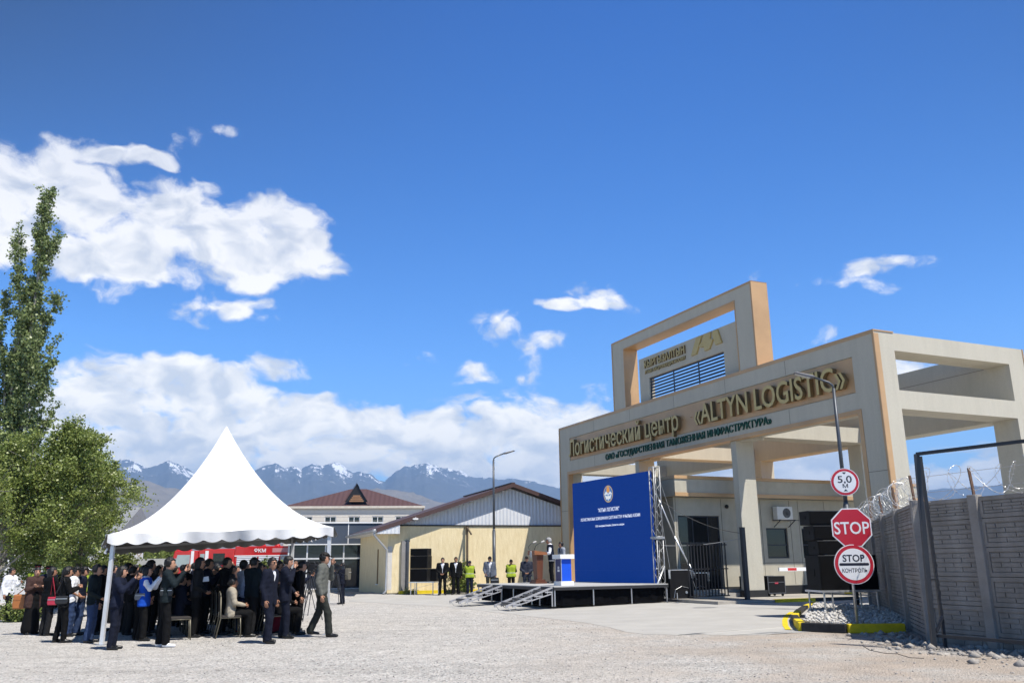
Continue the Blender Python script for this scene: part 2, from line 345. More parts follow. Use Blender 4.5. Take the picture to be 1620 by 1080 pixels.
def apron_z(x, y): 
    d = min(math.dist((x, y), q) for q in pts); t = min(1, d/7.5); return .004+APZ*t*t*(3-2*t)
for i, p in enumerate(pts):
    s = i/(n_-1); q = np.array([np.interp(s, bl, [w[0] for w in bk]), np.interp(s, bl, [w[1] for w in bk])])
    for k in range(m_+1): t = (k/m_)**2; w = np.array(p)*(1-t)+q*t; V.append((w[0], w[1], apron_z(w[0], w[1]) if k else .004))
pa.add(V, [(i*(m_+1)+k, i*(m_+1)+k+1, (i+1)*(m_+1)+k+1, (i+1)*(m_+1)+k) for i in range(n_-1) for k in range(m_)])
tag(pa.build('pavement', CONC, smooth=True), 'pale grey concrete apron in front of the gate', 'pavement', kind='structure')
# worn yellow line painted round the island
ln = MB(); c0 = gnd(1262, 985)
arc = [gnd(1252, 996), gnd(1247, 990), gnd(1246, 983), gnd(1250, 977), gnd(1257, 973)]
for i in range(len(arc)-1):
    p, q = arc[i], arc[i+1]; d = q-p; n = np.array([-d[1], d[0], 0]); n /= np.linalg.norm(n)
    ln.add([(*(p-n*.0)[:2], apron_z(*p[:2])+.006), (*(q-n*.0)[:2], apron_z(*q[:2])+.006), (*(q+n*.13)[:2], apron_z(*q[:2])+.006), (*(p+n*.13)[:2], apron_z(*p[:2])+.006)], [(0, 1, 2, 3)])
tag(ln.build('road_marking', YELLOW), 'worn yellow line painted on the concrete round the island', 'marking', kind='structure')

def vnoise(x, y, seed=0):
    xi = np.floor(x).astype(int); yi = np.floor(y).astype(int); xf = x-xi; yf = y-yi
    def h(a, c):
        n = (a*374761393 + c*668265263 + seed*974711) & 0x7fffffff; n = ((n ^ (n >> 13))*1274126177) & 0x7fffffff
        return ((n ^ (n >> 16)) & 0xffff)/65535.0
    s = xf*xf*(3-2*xf); t = yf*yf*(3-2*yf)
    return (h(xi, yi)*(1-s)+h(xi+1, yi)*s)*(1-t) + (h(xi, yi+1)*(1-s)+h(xi+1, yi+1)*s)*t
def fbm(x, y, o=6, ridged=False, seed=0):
    r = 0; a = 0.5; f = 1.0
    for k in range(o):
        n = vnoise(x*f, y*f, seed+k)
        if ridged: n = 1-abs(2*n-1)
        r = r + a*n; a *= 0.5; f *= 2.03
    return r

def mountain_mat(nm, lo, hi):
    m = bpy.data.materials.new(nm); m.use_nodes = True; nt = m.node_tree; b = nt.nodes['Principled BSDF']
    N = nt.nodes.new; L = nt.links.new; b.inputs['Roughness'].default_value = 1; b.inputs['Specular IOR Level'].default_value = 0.05
    ge = N('ShaderNodeNewGeometry'); sp = N('ShaderNodeSeparateXYZ'); L(ge.outputs['Position'], sp.inputs[0])
    sn = N('ShaderNodeSeparateXYZ'); L(ge.outputs['True Normal'], sn.inputs[0])
    n = N('ShaderNodeTexNoise'); n.inputs['Scale'].default_value = 0.007; n.inputs['Detail'].default_value = 9; n.inputs['Roughness'].default_value = 0.72; L(ge.outputs['Position'], n.inputs['Vector'])
    def M(op, a, c):
        q = N('ShaderNodeMath'); q.operation = op
        for i, x in enumerate((a, c)):
            if isinstance(x, (int, float)): q.inputs[i].default_value = x
            else: L(x, q.inputs[i])
        return q.outputs[0]
    hgt = M('ADD', M('ADD', sp.outputs[2], M('MULTIPLY', M('SUBTRACT', n.outputs[0], 0.5), 1500)), M('MULTIPLY', M('SUBTRACT', sn.outputs[0], 0.0), 330))
    mr = N('ShaderNodeMapRange'); L(hgt, mr.inputs[0]); mr.inputs[1].default_value = 1040; mr.inputs[2].default_value = 1130
    rk = N('ShaderNodeMix'); rk.data_type = 'RGBA'; L(n.outputs[0], rk.inputs[0]); rk.inputs[6].default_value = (*lo, 1); rk.inputs[7].default_value = (*hi, 1)
    mx = N('ShaderNodeMix'); mx.data_type = 'RGBA'; L(mr.outputs[0], mx.inputs[0]); L(rk.outputs[2], mx.inputs[6]); mx.inputs[7].default_value = (0.80, 0.81, 0.83, 1)
    L(mx.outputs[2], b.inputs['Base Color']); return m
ROCK = mountain_mat('mountain rock and snow', (0.035, 0.045, 0.06), (0.12, 0.125, 0.13)); HILL = mountain_mat('dry foothill earth', (0.07, 0.066, 0.060), (0.26, 0.23, 0.195))  # rock's dark tone tinted blue, part of the haze put into it
def range_mesh(name, skyline, r0, rc, r1, rough, seed, label, rock, az0=-44, az1=46, na=1150, nr=120):
    sk = sorted((azel(u, v) for u, v in skyline)); sa = np.array([q[0] for q in sk]); se = np.array([q[1] for q in sk])
    A = np.linspace(R_(az0), R_(az1), na); Rr = np.concatenate([np.linspace(r0, rc, nr*2//3), np.linspace(rc, r1, nr//3+1)[1:]])
    ag, rg = np.meshgrid(A, Rr, indexing='ij'); crest = np.interp(ag, sa, np.tan(se))*rc + EYE
    t = np.clip((rg-r0)/(rc-r0), 0, 1); back = np.clip((rg-rc)/(r1-rc), 0, 1)
    prof = np.where(rg <= rc, t**1.25, 1-back**1.3)
    x = rg*np.sin(ag); y = rg*np.cos(ag)
    wx = x+(fbm(x/900, y/900, 3, False, seed+40)-.45)*500; wy = y+(fbm(x/900+7, y/900, 3, False, seed+50)-.45)*500
    det = fbm(wx/(rc*.085), wy/(rc*.085), 8, True, seed)-0.60
    fine = fbm(wx/(rc*.024), wy/(rc*.024), 5, True, seed+5)-0.60
    spur = fbm(wx/(rc*.19), wy/(rc*.19), 4, True, seed+9)-0.55
    env = np.sin(np.clip(prof, 0, 1)*math.pi*.5); slope = env*(1-.80*prof**3)
    z = crest*prof + crest*rough*(det*slope*1.5 + spur*env*(1-prof**2)*1.2 + fine*env*.42)
    z = np.maximum(z, -0.5)
    V = np.stack([x, y, z], -1).reshape(-1, 3); nR = len(Rr)
    i, j = np.meshgrid(np.arange(na-1), np.arange(nR-1), indexing='ij'); q = i*nR+j
    Fq = np.stack([q, q+nR, q+nR+1, q+1], -1).reshape(-1, 4)
    o = np_mesh(name, V, Fq, rock, smooth=False); tag(o, label, 'mountains', kind='structure'); return o
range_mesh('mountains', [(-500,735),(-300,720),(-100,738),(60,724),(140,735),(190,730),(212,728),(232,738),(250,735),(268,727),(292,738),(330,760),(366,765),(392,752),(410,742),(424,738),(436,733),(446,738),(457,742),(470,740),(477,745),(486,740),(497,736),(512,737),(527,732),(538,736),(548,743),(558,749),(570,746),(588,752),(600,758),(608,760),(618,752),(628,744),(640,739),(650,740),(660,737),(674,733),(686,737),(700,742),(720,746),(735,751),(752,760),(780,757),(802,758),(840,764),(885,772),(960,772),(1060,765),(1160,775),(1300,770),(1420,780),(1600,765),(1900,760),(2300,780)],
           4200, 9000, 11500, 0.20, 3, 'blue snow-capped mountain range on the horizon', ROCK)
range_mesh('foothills', [(-500,800),(-100,785),(60,775),(140,770),(205,757),(250,766),(300,780),(360,800),(440,815),(520,795),(560,785),(600,772),(630,776),(680,790),(720,800),(790,800),(850,790),(900,800),(1100,815),(1300,810),(1600,815),(2200,810)],
           2300, 4600, 6200, 0.22, 21, 'bare brown foothills in front of the mountains', HILL)
# the air between here and the mountains
hz = MB(); hz.box(-13500, 13500, -3300, 13500, -1.0, 1330)
hzm = bpy.data.materials.new('air'); hzm.use_nodes = True; nt = hzm.node_tree; nt.nodes.clear()
ou = nt.nodes.new('ShaderNodeOutputMaterial'); pv = nt.nodes.new('ShaderNodeVolumePrincipled'); nt.links.new(pv.outputs[0], ou.inputs['Volume'])
pv.inputs['Color'].default_value = (0.36, 0.60, 1.0, 1); pv.inputs['Density'].default_value = 0.000118; pv.inputs['Anisotropy'].default_value = 0.0
ho = hz.build('haze', hzm); tag(ho, 'thin blue haze in front of the far mountains', 'haze', kind='stuff')

# ------------------------------------------------------------------ the entrance gate (local x = depth into the yard, y = along the front, z up)
GA = R_(24.07); GC = (14.26, 32.65, 0); GK = .81          # GC: corner of the building axes; the gate itself stands nearer
GG = (11.551, 26.447, .289); GF = -.353                       # gate corner, and the ground in the gate's own units
LT, HT = 27.31, 10.27
gate = thing('entrance_gate', 'long beige gate structure with bronze edges, open frames and gold lettering', 'gate', GG, GA); gate.scale = (GK,)*3
def gp(name, mb, m, parent=gate, **k): return mb.build(name, m, parent, **k)
m = MB()                                                       # front frame
m.box(0, 1.04, 0, 1.12, GF, 7.2); m.box(0, 1.04, 26.15, LT, GF, 7.2)
m.box(.08, 1.04, 0, LT, 7.2, HT)                               # lintel core, face pieces leave a recess for the sign
m.box(0, .08, 0, LT, 7.2, 7.98); m.box(0, .08, 0, LT, 9.47, HT); m.box(0, .08, 0, 1.22, 7.98, 9.47); m.box(0, .08, 25.88, LT, 7.98, 9.47)
gp('front_frame', m, STUCCO)
DJ = mat('dark joint', (0.20, 0.185, 0.16), 0.9)
def joint(*bx): m = MB(); m.box(*bx); gp('panel_joint', m, DJ)
for t in (5.1, 9.4, 13.8, 18.3, 22.6): joint(-.003, 0, t-.012, t+.012, 7.22, 7.96); joint(-.003, 0, t-.012, t+.012, 9.49, 10.15)
for z in (2.4, 4.8): joint(-.003, 0, .02, 1.1, z-.012, z+.012); joint(-.003, 0, 26.17, LT-.02, z-.012, z+.012)
m = MB(); m.box(.045, .078, 1.25, 25.85, 8.01, 9.44); gp('sign_panel', m, BRONZE)
m = MB()
m.box(-.02, .24, -.03, -.002, GF, HT-.1); m.box(-.03, -.002, -.03, .07, GF, HT-.1)       # bronze corner strip
m.box(-.03, 1.07, -.03, LT+.03, HT, HT+.05); m.box(-.03, -.002, -.03, LT+.03, HT-.1, HT-.002)
m.box(-.03, -.002, LT-.09, LT+.03, GF, HT-.1); m.box(-.03, 1.06, LT+.002, LT+.03, GF, HT-.002)
m.box(-.03, .30, 1.122, 1.20, GF, 7.12); m.box(-.03, .30, 26.07, 26.148, GF, 7.12); m.box(-.03, .30, 1.122, 26.148, 7.12, 7.197)
m.box(-.03, -.002, 1.02, 1.12, GF, 7.2); m.box(-.03, -.002, 26.15, 26.25, GF, 7.2); m.box(-.03, -.002, 1.02, 26.25, 7.2, 7.30)
gp('bronze_trim', m, BRONZE)
m = MB()                                                       # right-hand side frame, two openings
m.box(1.04, 8.65, 0, 1.15, 9.54, HT-.003); m.box(1.04, 8.65, 0, 1.15, 7.2, 7.94)
m.box(7.7, 8.65, 0, 1.15, GF, 7.2); m.box(7.7, 8.65, 0, 1.15, 7.94, 9.54)
gp('side_frame', m, STUCCO)
m = MB()                                                       # rear frame
m.box(7.7, 8.65, 1.15, LT, 7.2, HT-.003); m.box(7.7, 8.65, 26.15, LT, GF, 7.2)
for t in (8.70, 16.4): m.box(7.7, 8.65, t, t+.85, GF, 7.2)
gp('rear_frame', m, STUCCO)
m = MB(); m.box(7.697, 7.7, 1.2, 26, 9.535, 9.56); gp('panel_seam', m, MATS['dark joint'])
m = MB(); m.box(8.652, 8.70, -.03, .12, GF, HT); gp('bronze_trim', m, BRONZE)
for t in (8.15, 16.85, 26.2):                                  # cross beams, low and high, over each pair of pillars
    m = MB(); w = 1.10
    m.box(1.04, 7.7, t, t+w, 7.2, 7.94); m.box(1.04, 7.7, t, t+w, 9.54, HT-.003); gp('cross_beam', m, STUCCO)
for t in (9.16, 17.86):
    m = MB(); m.box(.30, 1.035, t-1.01, t-.003, 7.06, 7.196); gp('shading_beam_end', m, STUCCO)  # added under the lintel to throw shade on the upper pillar
    m = MB(); m.box(.20, 1.24, t, t+.40, -.10, 7.198); p = gp('pillar', m, STUCCO, bevel=.012)
    m = MB(); m.box(.16, 1.34, t-.06, t+.46, -.12, .20); m.build('plinth', mat('black plinth', (0.018, 0.018, 0.018), 0.6), p)
# the raised tower frame on top
T0, T1, TZ = 6.91, 19.97, 14.45
m = MB()
m.box(.0, .92, T0, T0+1.25, HT+.05, TZ); m.box(.0, .92, T1-1.30, T1, HT+.05, TZ); m.box(.0, .92, T0+1.25, T1-1.30, TZ-.57, TZ)
tw = gp('tower_frame', m, STUCCO)
m = MB()
m.box(-.02, .95, T0-.04, T0-.002, HT+.052, TZ+.04); m.box(-.02, .95, T1+.002, T1+.04, HT+.052, TZ+.04); m.box(-.02, .95, T0-.04, T1+.04, TZ+.002, TZ+.04)
m.box(-.02, -.002, T0, T0+.06, HT+.052, TZ); m.box(-.02, -.002, T1-.06, T1, HT+.052, TZ); m.box(-.02, -.002, T0+.06, T1-.06, TZ-.07, TZ)
i0, i1, iz = T0+1.25, T1-1.30, TZ-.57
m.box(-.02, .93, i0+.002, i0+.06, HT+.052, iz-.06); m.box(-.02, .93, i1-.06, i1-.002, HT+.052, iz-.06); m.box(-.02, .93, i0+.002, i1-.002, iz-.06, iz-.002)
gp('bronze_trim', m, BRONZE, parent=tw)
p0, p1, pz, g0, g1, gz = 8.67, 17.66, 13.0, 9.82, 16.68, 11.73     # name panel with a louvred opening
m = MB(); y0, y1 = .42, .78
m.box(y0, y1, p0, g0, HT+.052, pz); m.box(y0, y1, g1, p1, HT+.052, pz); m.box(y0, y1, g0, g1, gz, pz)
tp = gp('tower_panel', m, STUCCO)
m = MB()
for k in range(8):
    z = HT+.16+k*(gz-HT-.12)/7.6; m.bar((.50, g0, z), (.50, g1, z), .02, .095, up=(0, 0, 1))
for t in (g0+.03, g0+2.28, g0+4.57, g1-.03): m.bar((.53, t, HT+.052), (.53, t, gz), .05, .05)
gp('louvre', m, DARKSTEEL, parent=tp)
# lettering (reads along -y)
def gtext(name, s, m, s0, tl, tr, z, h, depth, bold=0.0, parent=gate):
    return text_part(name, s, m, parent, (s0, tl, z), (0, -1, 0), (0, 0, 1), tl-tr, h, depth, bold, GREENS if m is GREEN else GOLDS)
# text_part extrudes along x cross up; here that points to the street (-x)
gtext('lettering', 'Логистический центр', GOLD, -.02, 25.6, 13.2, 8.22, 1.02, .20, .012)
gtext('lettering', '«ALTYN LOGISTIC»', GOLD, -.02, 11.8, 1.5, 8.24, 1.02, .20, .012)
m = MB()
for t0 in np.linspace(1.9, 25.2, 30): m.bar((.045, t0, 8.75), (-.02, t0, 8.75), .04)
gp('lettering_bracket', m, BRONZE)
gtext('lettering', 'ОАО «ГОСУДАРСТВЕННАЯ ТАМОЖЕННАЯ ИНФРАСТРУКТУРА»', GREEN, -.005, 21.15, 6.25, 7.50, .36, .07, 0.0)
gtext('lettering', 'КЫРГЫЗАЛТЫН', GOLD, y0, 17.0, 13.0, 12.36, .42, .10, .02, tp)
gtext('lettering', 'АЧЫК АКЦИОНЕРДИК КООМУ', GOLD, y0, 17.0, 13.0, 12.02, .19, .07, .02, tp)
m = MB()                                                       # angular three-piece emblem beside the name
U = lambda x, y, d: (y0-d, 12.45-x*2.35, 12.06+y*.86)
for P in ([(.0,0),(.20,0),(.44,1),(.24,1)], [(.30,.42),(.37,.30),(.50,.30),(.50,.0),(.68,0),(.83,.52),(.72,.62),(.76,1),(.52,1),(.44,.62)], [(.82,.86),(.86,1),(1.0,1),(1.12,.12),(.90,.12)]):
    m.prism(P, U, .0, .10)
gp('emblem', m, GOLD, parent=tp)

# ------------------------------------------------------------------ checkpoint building under the gate
BT = 10.0
BK = .84; GB = (GC[0]*BK, GC[1]*BK, EYE*(1-BK)); BF = -GB[2]/BK
def G(s, t, z=0): return Vector(GB) + Matrix.Rotation(GA, 3, 'Z') @ (Vector((s, t, z))*BK)
cb = thing('checkpoint_building', 'low beige checkpoint building with bronze roof edge and dark windows under the gate', 'building', GB, GA); cb.scale = (BK,)*3
s0, s1 = -3.0, 12.5; dpt = 6.5
wins = [(2.30, 3.62, 1.62, 3.06), (4.52, 5.9, 1.62, 3.06)]; gl = (-2.80, -.45, .12, 3.60)
def wall_with_holes(mb, x0, x1, z0, z1, y0, y1, holes):
    xs = sorted({x0, x1} | {h[0] for h in holes} | {h[1] for h in holes}); zs = sorted({z0, z1} | {h[2] for h in holes} | {h[3] for h in holes})
    for a, b in zip(xs, xs[1:]):
        run = None
        for c, d in zip(zs, zs[1:]):
            if any(h[0] <= a and b <= h[1] and h[2] <= c and d <= h[3] for h in holes):
                if run: mb.box(a, b, y0, y1, *run); run = None
            else: run = (run[0], d) if run else (c, d)
        if run: mb.box(a, b, y0, y1, *run)
m = MB(); wall_with_holes(m, s0, s1, 0.35, 4.45, BT, BT+.3, wins+[gl]); m.box(s0, s1, BT+.3, BT+.35, BF, 4.4)
m.box(s0, s0+.3, BT+.35, BT+dpt, BF, 4.45); m.box(s1-.3, s1, BT+.35, BT+dpt, BF, 4.45); m.box(s0, s1, BT+dpt, BT+dpt+.3, BF, 4.45)
wl = m.build('wall', STUCCO_D, cb)
DS = mat('dark seam', (0.12, 0.11, 0.095), 0.9)
for x in (-2.9, -.3, .8, 2.05, 3.85, 4.4, 6.1, 7.6): m = MB(); m.box(x-.012, x+.012, BT-.004, BT, .4, 4.4); m.build('panel_joint', DS, wl)
m = MB(); m.box(.8, 8, BT-.0045, BT-.0005, 1.40, 1.42); m.build('panel_joint', DS, wl)
m = MB(); m.box(s0, gl[0], BT-.02, BT, BF, .35); m.box(gl[1], s1, BT-.02, BT, BF, .35); m.build('plinth', MATS['black plinth'], cb)
m = MB(); m.box(s0-.25, s1+.25, BT-.55, BT+dpt+.5, 4.47, 5.25); m.build('fascia', STUCCO_D, cb)
m = MB()
m.box(s0-.28, s1+.28, BT-.60, BT+dpt+.55, 5.253, 5.40); m.box(s0-.28, s1+.28, BT-.60, BT-.553, 4.45, 4.62)
m.build('bronze_trim', BRONZE, cb)
for (a, b, c, d) in wins:
    m = MB(); fw = .07
    m.box(a+.003, b-.003, BT+.06, BT+.14, c+.003, c+fw); m.box(a+.003, b-.003, BT+.06, BT+.14, d-fw, d-.003); m.box(a+.003, a+fw, BT+.06, BT+.14, c+fw, d-fw); m.box(b-fw, b-.003, BT+.06, BT+.14, c+fw, d-fw)
    m.box(a+fw, b-fw, BT+.07, BT+.13, c+.60, c+.66)
    f = m.build('window', DARKSTEEL, cb)
    m = MB(); m.box(a+fw, b-fw, BT+.10, BT+.115, c+fw, c+.60); m.box(a+fw, b-fw, BT+.10, BT+.115, c+.66, d-fw); m.build('pane', GLASS, f)
m = MB(); m.box(5.0, 5.25, BT+.085, BT+.095, 1.95, 2.35); m.build('notice', mat('pale teal notice', (0.10, 0.42, 0.46), 0.6), cb)
m = MB(); a, b, c, d = gl
for x in (a+.03, a+.85, a+1.7, b-.03): m.box(x-.03, x+.03, BT+.05, BT+.12, c, d)
for z in (c+.03, 2.35, d-.03): m.box(a+.06, b-.06, BT+.055, BT+.115, z-.03, z+.03)
f = m.build('glazed_door', DARKSTEEL, cb); m = MB(); m.box(a+.06, b-.06, BT+.08, BT+.09, c+.05, d-.05); m.build('pane', GLASS, f)
m = MB()
for k in range(7): m.box(a+.9, b-.1, BT+.14, BT+.16, 2.5+k*.15, 2.56+k*.15)
m.build('blind', mat('grey blind', (0.10, 0.10, 0.105), 0.7), f)
m = MB(); m.sphere((.0, BT-.06, 4.05), .10, 10); m.build('lamp', BLACK, cb)
# air conditioner hung on the wall
ac = thing('air_conditioner', 'white air conditioner unit hung on the beige wall above the window', 'air conditioner', G(3.2, BT, 3.45), GA); ac.scale = (BK,)*3
m = MB(); m.box(-.48, .48, -.42, -.10, 0, .62); m.build('case', mat('aged white plastic', (0.66, 0.65, 0.61), 0.5, var=.06), ac, bevel=.02)
m = MB(); 
for r in (.08, .13, .18, .23): m.tube([(.1+r*math.cos(t), -.43, .31+r*math.sin(t)) for t in np.linspace(0, 2*math.pi, 25)], .008, 4, cap=False)
for t in np.linspace(0, math.pi, 7)[:-1]: m.bar((.1-.24*math.cos(t), -.435, .31-.24*math.sin(t)), (.1+.24*math.cos(t), -.435, .31+.24*math.sin(t)), .008)
m.build('fan_grille', mat('dark grille', (0.05, 0.05, 0.05), 0.6), ac)
m = MB(); m.tube([(.1, -.4215, .31), (.1, -.424, .31)], .235, 24); m.build('fan', mat('fan shade', (0.22, 0.22, 0.215), 0.6), ac)
m = MB(); 
for x in (-.4, .5): m.bar((x, -.001, -.03), (x, -.55, -.03), .04); m.bar((x, -.02, -.35), (x, -.5, -.04), .03)
m.bar((-.7, -.3, -.03), (.95, -.3, -.03), .03); m.build('bracket', DARKSTEEL, ac)

# kerb and step in front of the building (s,t in gate axes)
kb = MB(); kb.box(-3.4, 8.5, 6.6, 11.35, GF+.005, -.11); 
o = kb.build('kerb', mat('kerb concrete', (0.34, 0.32, 0.285), 0.9, vscale=4, bump=.2), loc=GG, rz=GA); o.scale = (GK,)*3; tag(o, 'low pale kerb platform carrying the middle gate pillar', 'kerb', kind='structure')
kb = MB(); kb.box(-.4, 1.7, 6.44, 6.597, GF+.005, -.095); kb.box(-.4, 1.7, 6.597, 6.75, -.108, -.095); o2 = kb.build('yellow_stretch', YELLOW, o)
kb = MB(); kb.box(1.703, 4.1, 6.44, 6.597, GF+.005, -.095); kb.box(1.703, 4.1, 6.597, 6.75, -.108, -.095); kb.build('black_stretch', KBLACK, o)
def G2(s, t, z=-.11): return Vector(GG) + Matrix.Rotation(GA, 3, 'Z') @ (Vector((s, t, z))*GK)
st = thing('concrete_step', 'pale concrete step at the dark glazed door', 'step', (*G(-1.65, 9.2)[:2], .199), GA); st.scale = (.8,)*3
m = MB(); m.box(-1.4, 1.4, -.75, .70, .004, .20); m.build('lower_tread', MATS['kerb concrete'], st); m = MB(); m.box(-1.4, 1.4, -.35, .70, .203, .35); m.build('upper_tread', MATS['kerb concrete'], st)

# black steel sliding gate and its post
fg = thing('steel_gate', 'black barred steel gate standing beside the middle pillar', 'gate', G2(-2.2, 8.6), GA); fg.scale = (GK,)*3
m = MB()
for k in range(13): x = -1.15+k*.17; m.bar((x, 0, .12), (x, 0, 2.45+.02*(k % 2)), .04)
bars = m.build('bars', BLACK, fg)
m = MB(); 
for z in (.14, 1.3, 2.35): m.bar((-1.2, .03, z), (1.0, .03, z), .05)
m.build('rail', BLACK, fg)
gpz = thing('gate_post', 'tall black steel post with wires in front of the middle pillar', 'post', G2(-1.3, 7.3), GA); gpz.scale = (GK,)*3
m = MB(); m.box(-.09, .09, -.09, .09, 0, 3.05); m.build('post', DARKSTEEL, gpz, bevel=.01); m = MB(); m.box(-.14, .14, -.14, .14, 0, .02); m.build('base_plate', DARKSTEEL, gpz)
m = MB(); m.box(-.10, .10, -.10, .10, 3.052, 3.07); m.build('cap', BLACK, gpz)
# road barrier arm
br = thing('road_barrier', 'white barrier arm with red stripes lowered behind the black loudspeakers', 'barrier', (*G(4.7, 7.4)[:2], .10), GA)
m = MB(); m.box(-.16, .16, -.16, .16, .13, 1.25); m.build('cabinet', mat('barrier yellow', (0.55, 0.42, 0.03), .5), br, bevel=.02)
m = MB(); m.bar((-3.6, -.22, 1.10), (.3, -.22, 1.08), .06, .13); m.build('arm', WHITE, br)
m = MB()
for x in (-3.2, -2.3, -1.6, -.8): m.bar((x, -.22, 1.0975), (x+.42, -.22, 1.096), .066, .095)
m.build('stripe', mat('barrier red', (0.50, 0.02, 0.02), .5), br)
# road cases
def road_case(x, y, w, d, h, lab, loc):
    t = thing('road_case', lab, 'case', loc, GA)
    m = MB(); m.box(-w/2, w/2, -d/2, d/2, .12, h); m.build('case', mat('black case laminate', (0.008, 0.008, 0.009), .7, spec=.2), t, bevel=.01)
    m = MB(); e = .03
    for a in (-1, 1):
        for b in (-1, 1): m.bar((a*w/2, b*d/2, .12), (a*w/2, b*d/2, h), e)
    for z in (.12, h, h*.7):
        for b in (-1, 1): m.bar((-w/2, b*d/2, z), (w/2, b*d/2, z), e*.8)
    m.build('edging', mat('case edging', (0.16, 0.16, 0.165), .4, metal=.7), t)
    m = MB()
    for a in (-1, 1):
        for b in (-1, 1): m.tube([(a*w*.4-.02, b*d*.38, .06), (a*w*.4+.02, b*d*.38, .06)], .055, 10)
    m.build('caster', BLACK, t)
    m = MB(); m.box(-.08, .08, -d/2-.012, -d/2-.004, h*.62, h*.72); m.build('label_plate', mat('red plate', (0.45, 0.05, 0.08), .5), t)
    return t
P = (*G(.9, 8.3)[:2], .203); road_case(0, 0, .80, .6, .74, 'black road case with a small red plate in front of the beige wall', P)
road_case(0, 0, .62, .55, .74, 'plain black road case half hidden beside the middle pillar', (*G(.1, 8.7)[:2], .203))

# ------------------------------------------------------------------ stage, screen, truss
SA = R_(27); SN = Vector((1.32, 30.02, .106)); DZ = .651
def Sg(s, t, z=0): return SN + Matrix.Rotation(SA, 3, 'Z') @ Vector((s*.93, t*.93, z))
SL, SW_ = 6.25, 4.75
stg = thing('stage', 'low event stage with pale deck and black skirt cloth', 'stage', SN, SA)
m = MB()
for i in range(3):
    for j in range(2): m.box(i*SW_/3+.004, (i+1)*SW_/3-.004, j*SL/2+.004, (j+1)*SL/2-.004, DZ-.03, DZ)
m.build('deck', mat('pale deck board', (0.40, 0.40, 0.39), .7, var=.1, vscale=2), stg)
m = MB()
m.box(0, SW_, 0, .06, DZ-.13, DZ-.032); m.box(0, SW_, SL-.06, SL, DZ-.13, DZ-.032); m.box(0, .06, .06, SL-.06, DZ-.13, DZ-.032); m.box(SW_-.06, SW_, .06, SL-.06, DZ-.13, DZ-.032)
m.build('edge_rail', mat('black rail', (0.03, 0.03, 0.033), .5), stg)
def cloth_strip(p, q, z0, z1, amp=.05, n=60):
    p = np.array(p, float); q = np.array(q, float); d = q-p; L_ = np.linalg.norm(d); nr = np.array([-d[1], d[0]])/L_; vs = []; 
    for i in range(n+1):
        t = i/n
        for k in range(4):
            w = amp*(1-k/3*.2)*(.6*math.sin(t*L_*7+math.sin(t*9)*2)+.4*math.sin(t*L_*17))*(.3+.7*(1-k/3)); c = p+d*t+nr*w; vs.append((c[0], c[1], z0+(z1-z0)*k/3))
    return vs, [(i*4+k, (i+1)*4+k, (i+1)*4+k+1, i*4+k+1) for i in range(n) for k in range(3)]
m = MB()
for p, q in (((.16, .16), (SW_-.1, .16)), ((.16, .16), (.16, SL-.1)), ((.16, SL-.1), (SW_-.1, SL-.1)), ((SW_-.1, .16), (SW_-.1, SL-.1))): m.add(*cloth_strip(p, q, .02, DZ-.14))
m.build('skirt', BLACKCLOTH, stg, smooth=True)
for (x, y) in ((.05, .05), (SW_/3, .05), (2*SW_/3, .05), (SW_-.05, .05), (.05, SL/2), (.05, SL-.05), (.05, SL*.27), (SW_-.05, SL/2), (SW_-.05, SL-.05)):
    m = MB(); m.tube([(x, y, 0), (x, y, DZ-.13)], .024, 8); m.build('leg', STEEL, stg)
def stage_stairs(t0, lab):
    st = thing('stage_stairs', lab, 'stairs', Sg(-.01, t0), SA); w = .86; run = 1.75
    mt = mat('anthracite tread', (0.13, 0.13, 0.135), .85, bump=.2, bscale=90)
    for k in range(4):
        x = -run + .22 + k*(run-.1)/4; z = .17+k*(DZ-.17)/4
        m = MB(); m.box(x, x+.30, .04, w-.04, z-.04, z); m.build('tread', mt, st)
    for y in (0, w):
        m = MB(); a = (-run, y, .06); b = (0, y, DZ-.03); m.bar(a, b, .035, .06); a2 = (-run+.22, y, .03); b2 = (.0, y, DZ-.23); m.bar(a2, b2, .03, .035)
        for k in range(9): q = k/8; m.bar((-run*(1-q)+.02, y, .06+(DZ-.09)*q), (-run*(1-q)+.16*(1-q), y, .06+(DZ-.09)*q-.15), .02)
        for k in range(4): x = -run+.22+k*(run-.1)/4; z = .17+k*(DZ-.17)/4; m.box(x, x+.30, y-.02, y+.02, z-.085, z-.042)
        m.bar((-run, y, .0), (-run, y, .1), .05); m.build('stringer', mat('scuffed aluminium', (0.42, 0.42, 0.43), 0.5, metal=0.4, var=0.2, vscale=8), st)
    for y in (0, w): m = MB(); m.bar((-.02, y, 0), (-.02, y, DZ-.2), .04); m.build('support_leg', STEEL, st)
stage_stairs(4.25, 'grey metal stairs at the far end of the stage'); stage_stairs(.10, 'grey metal stairs at the near corner of the stage')
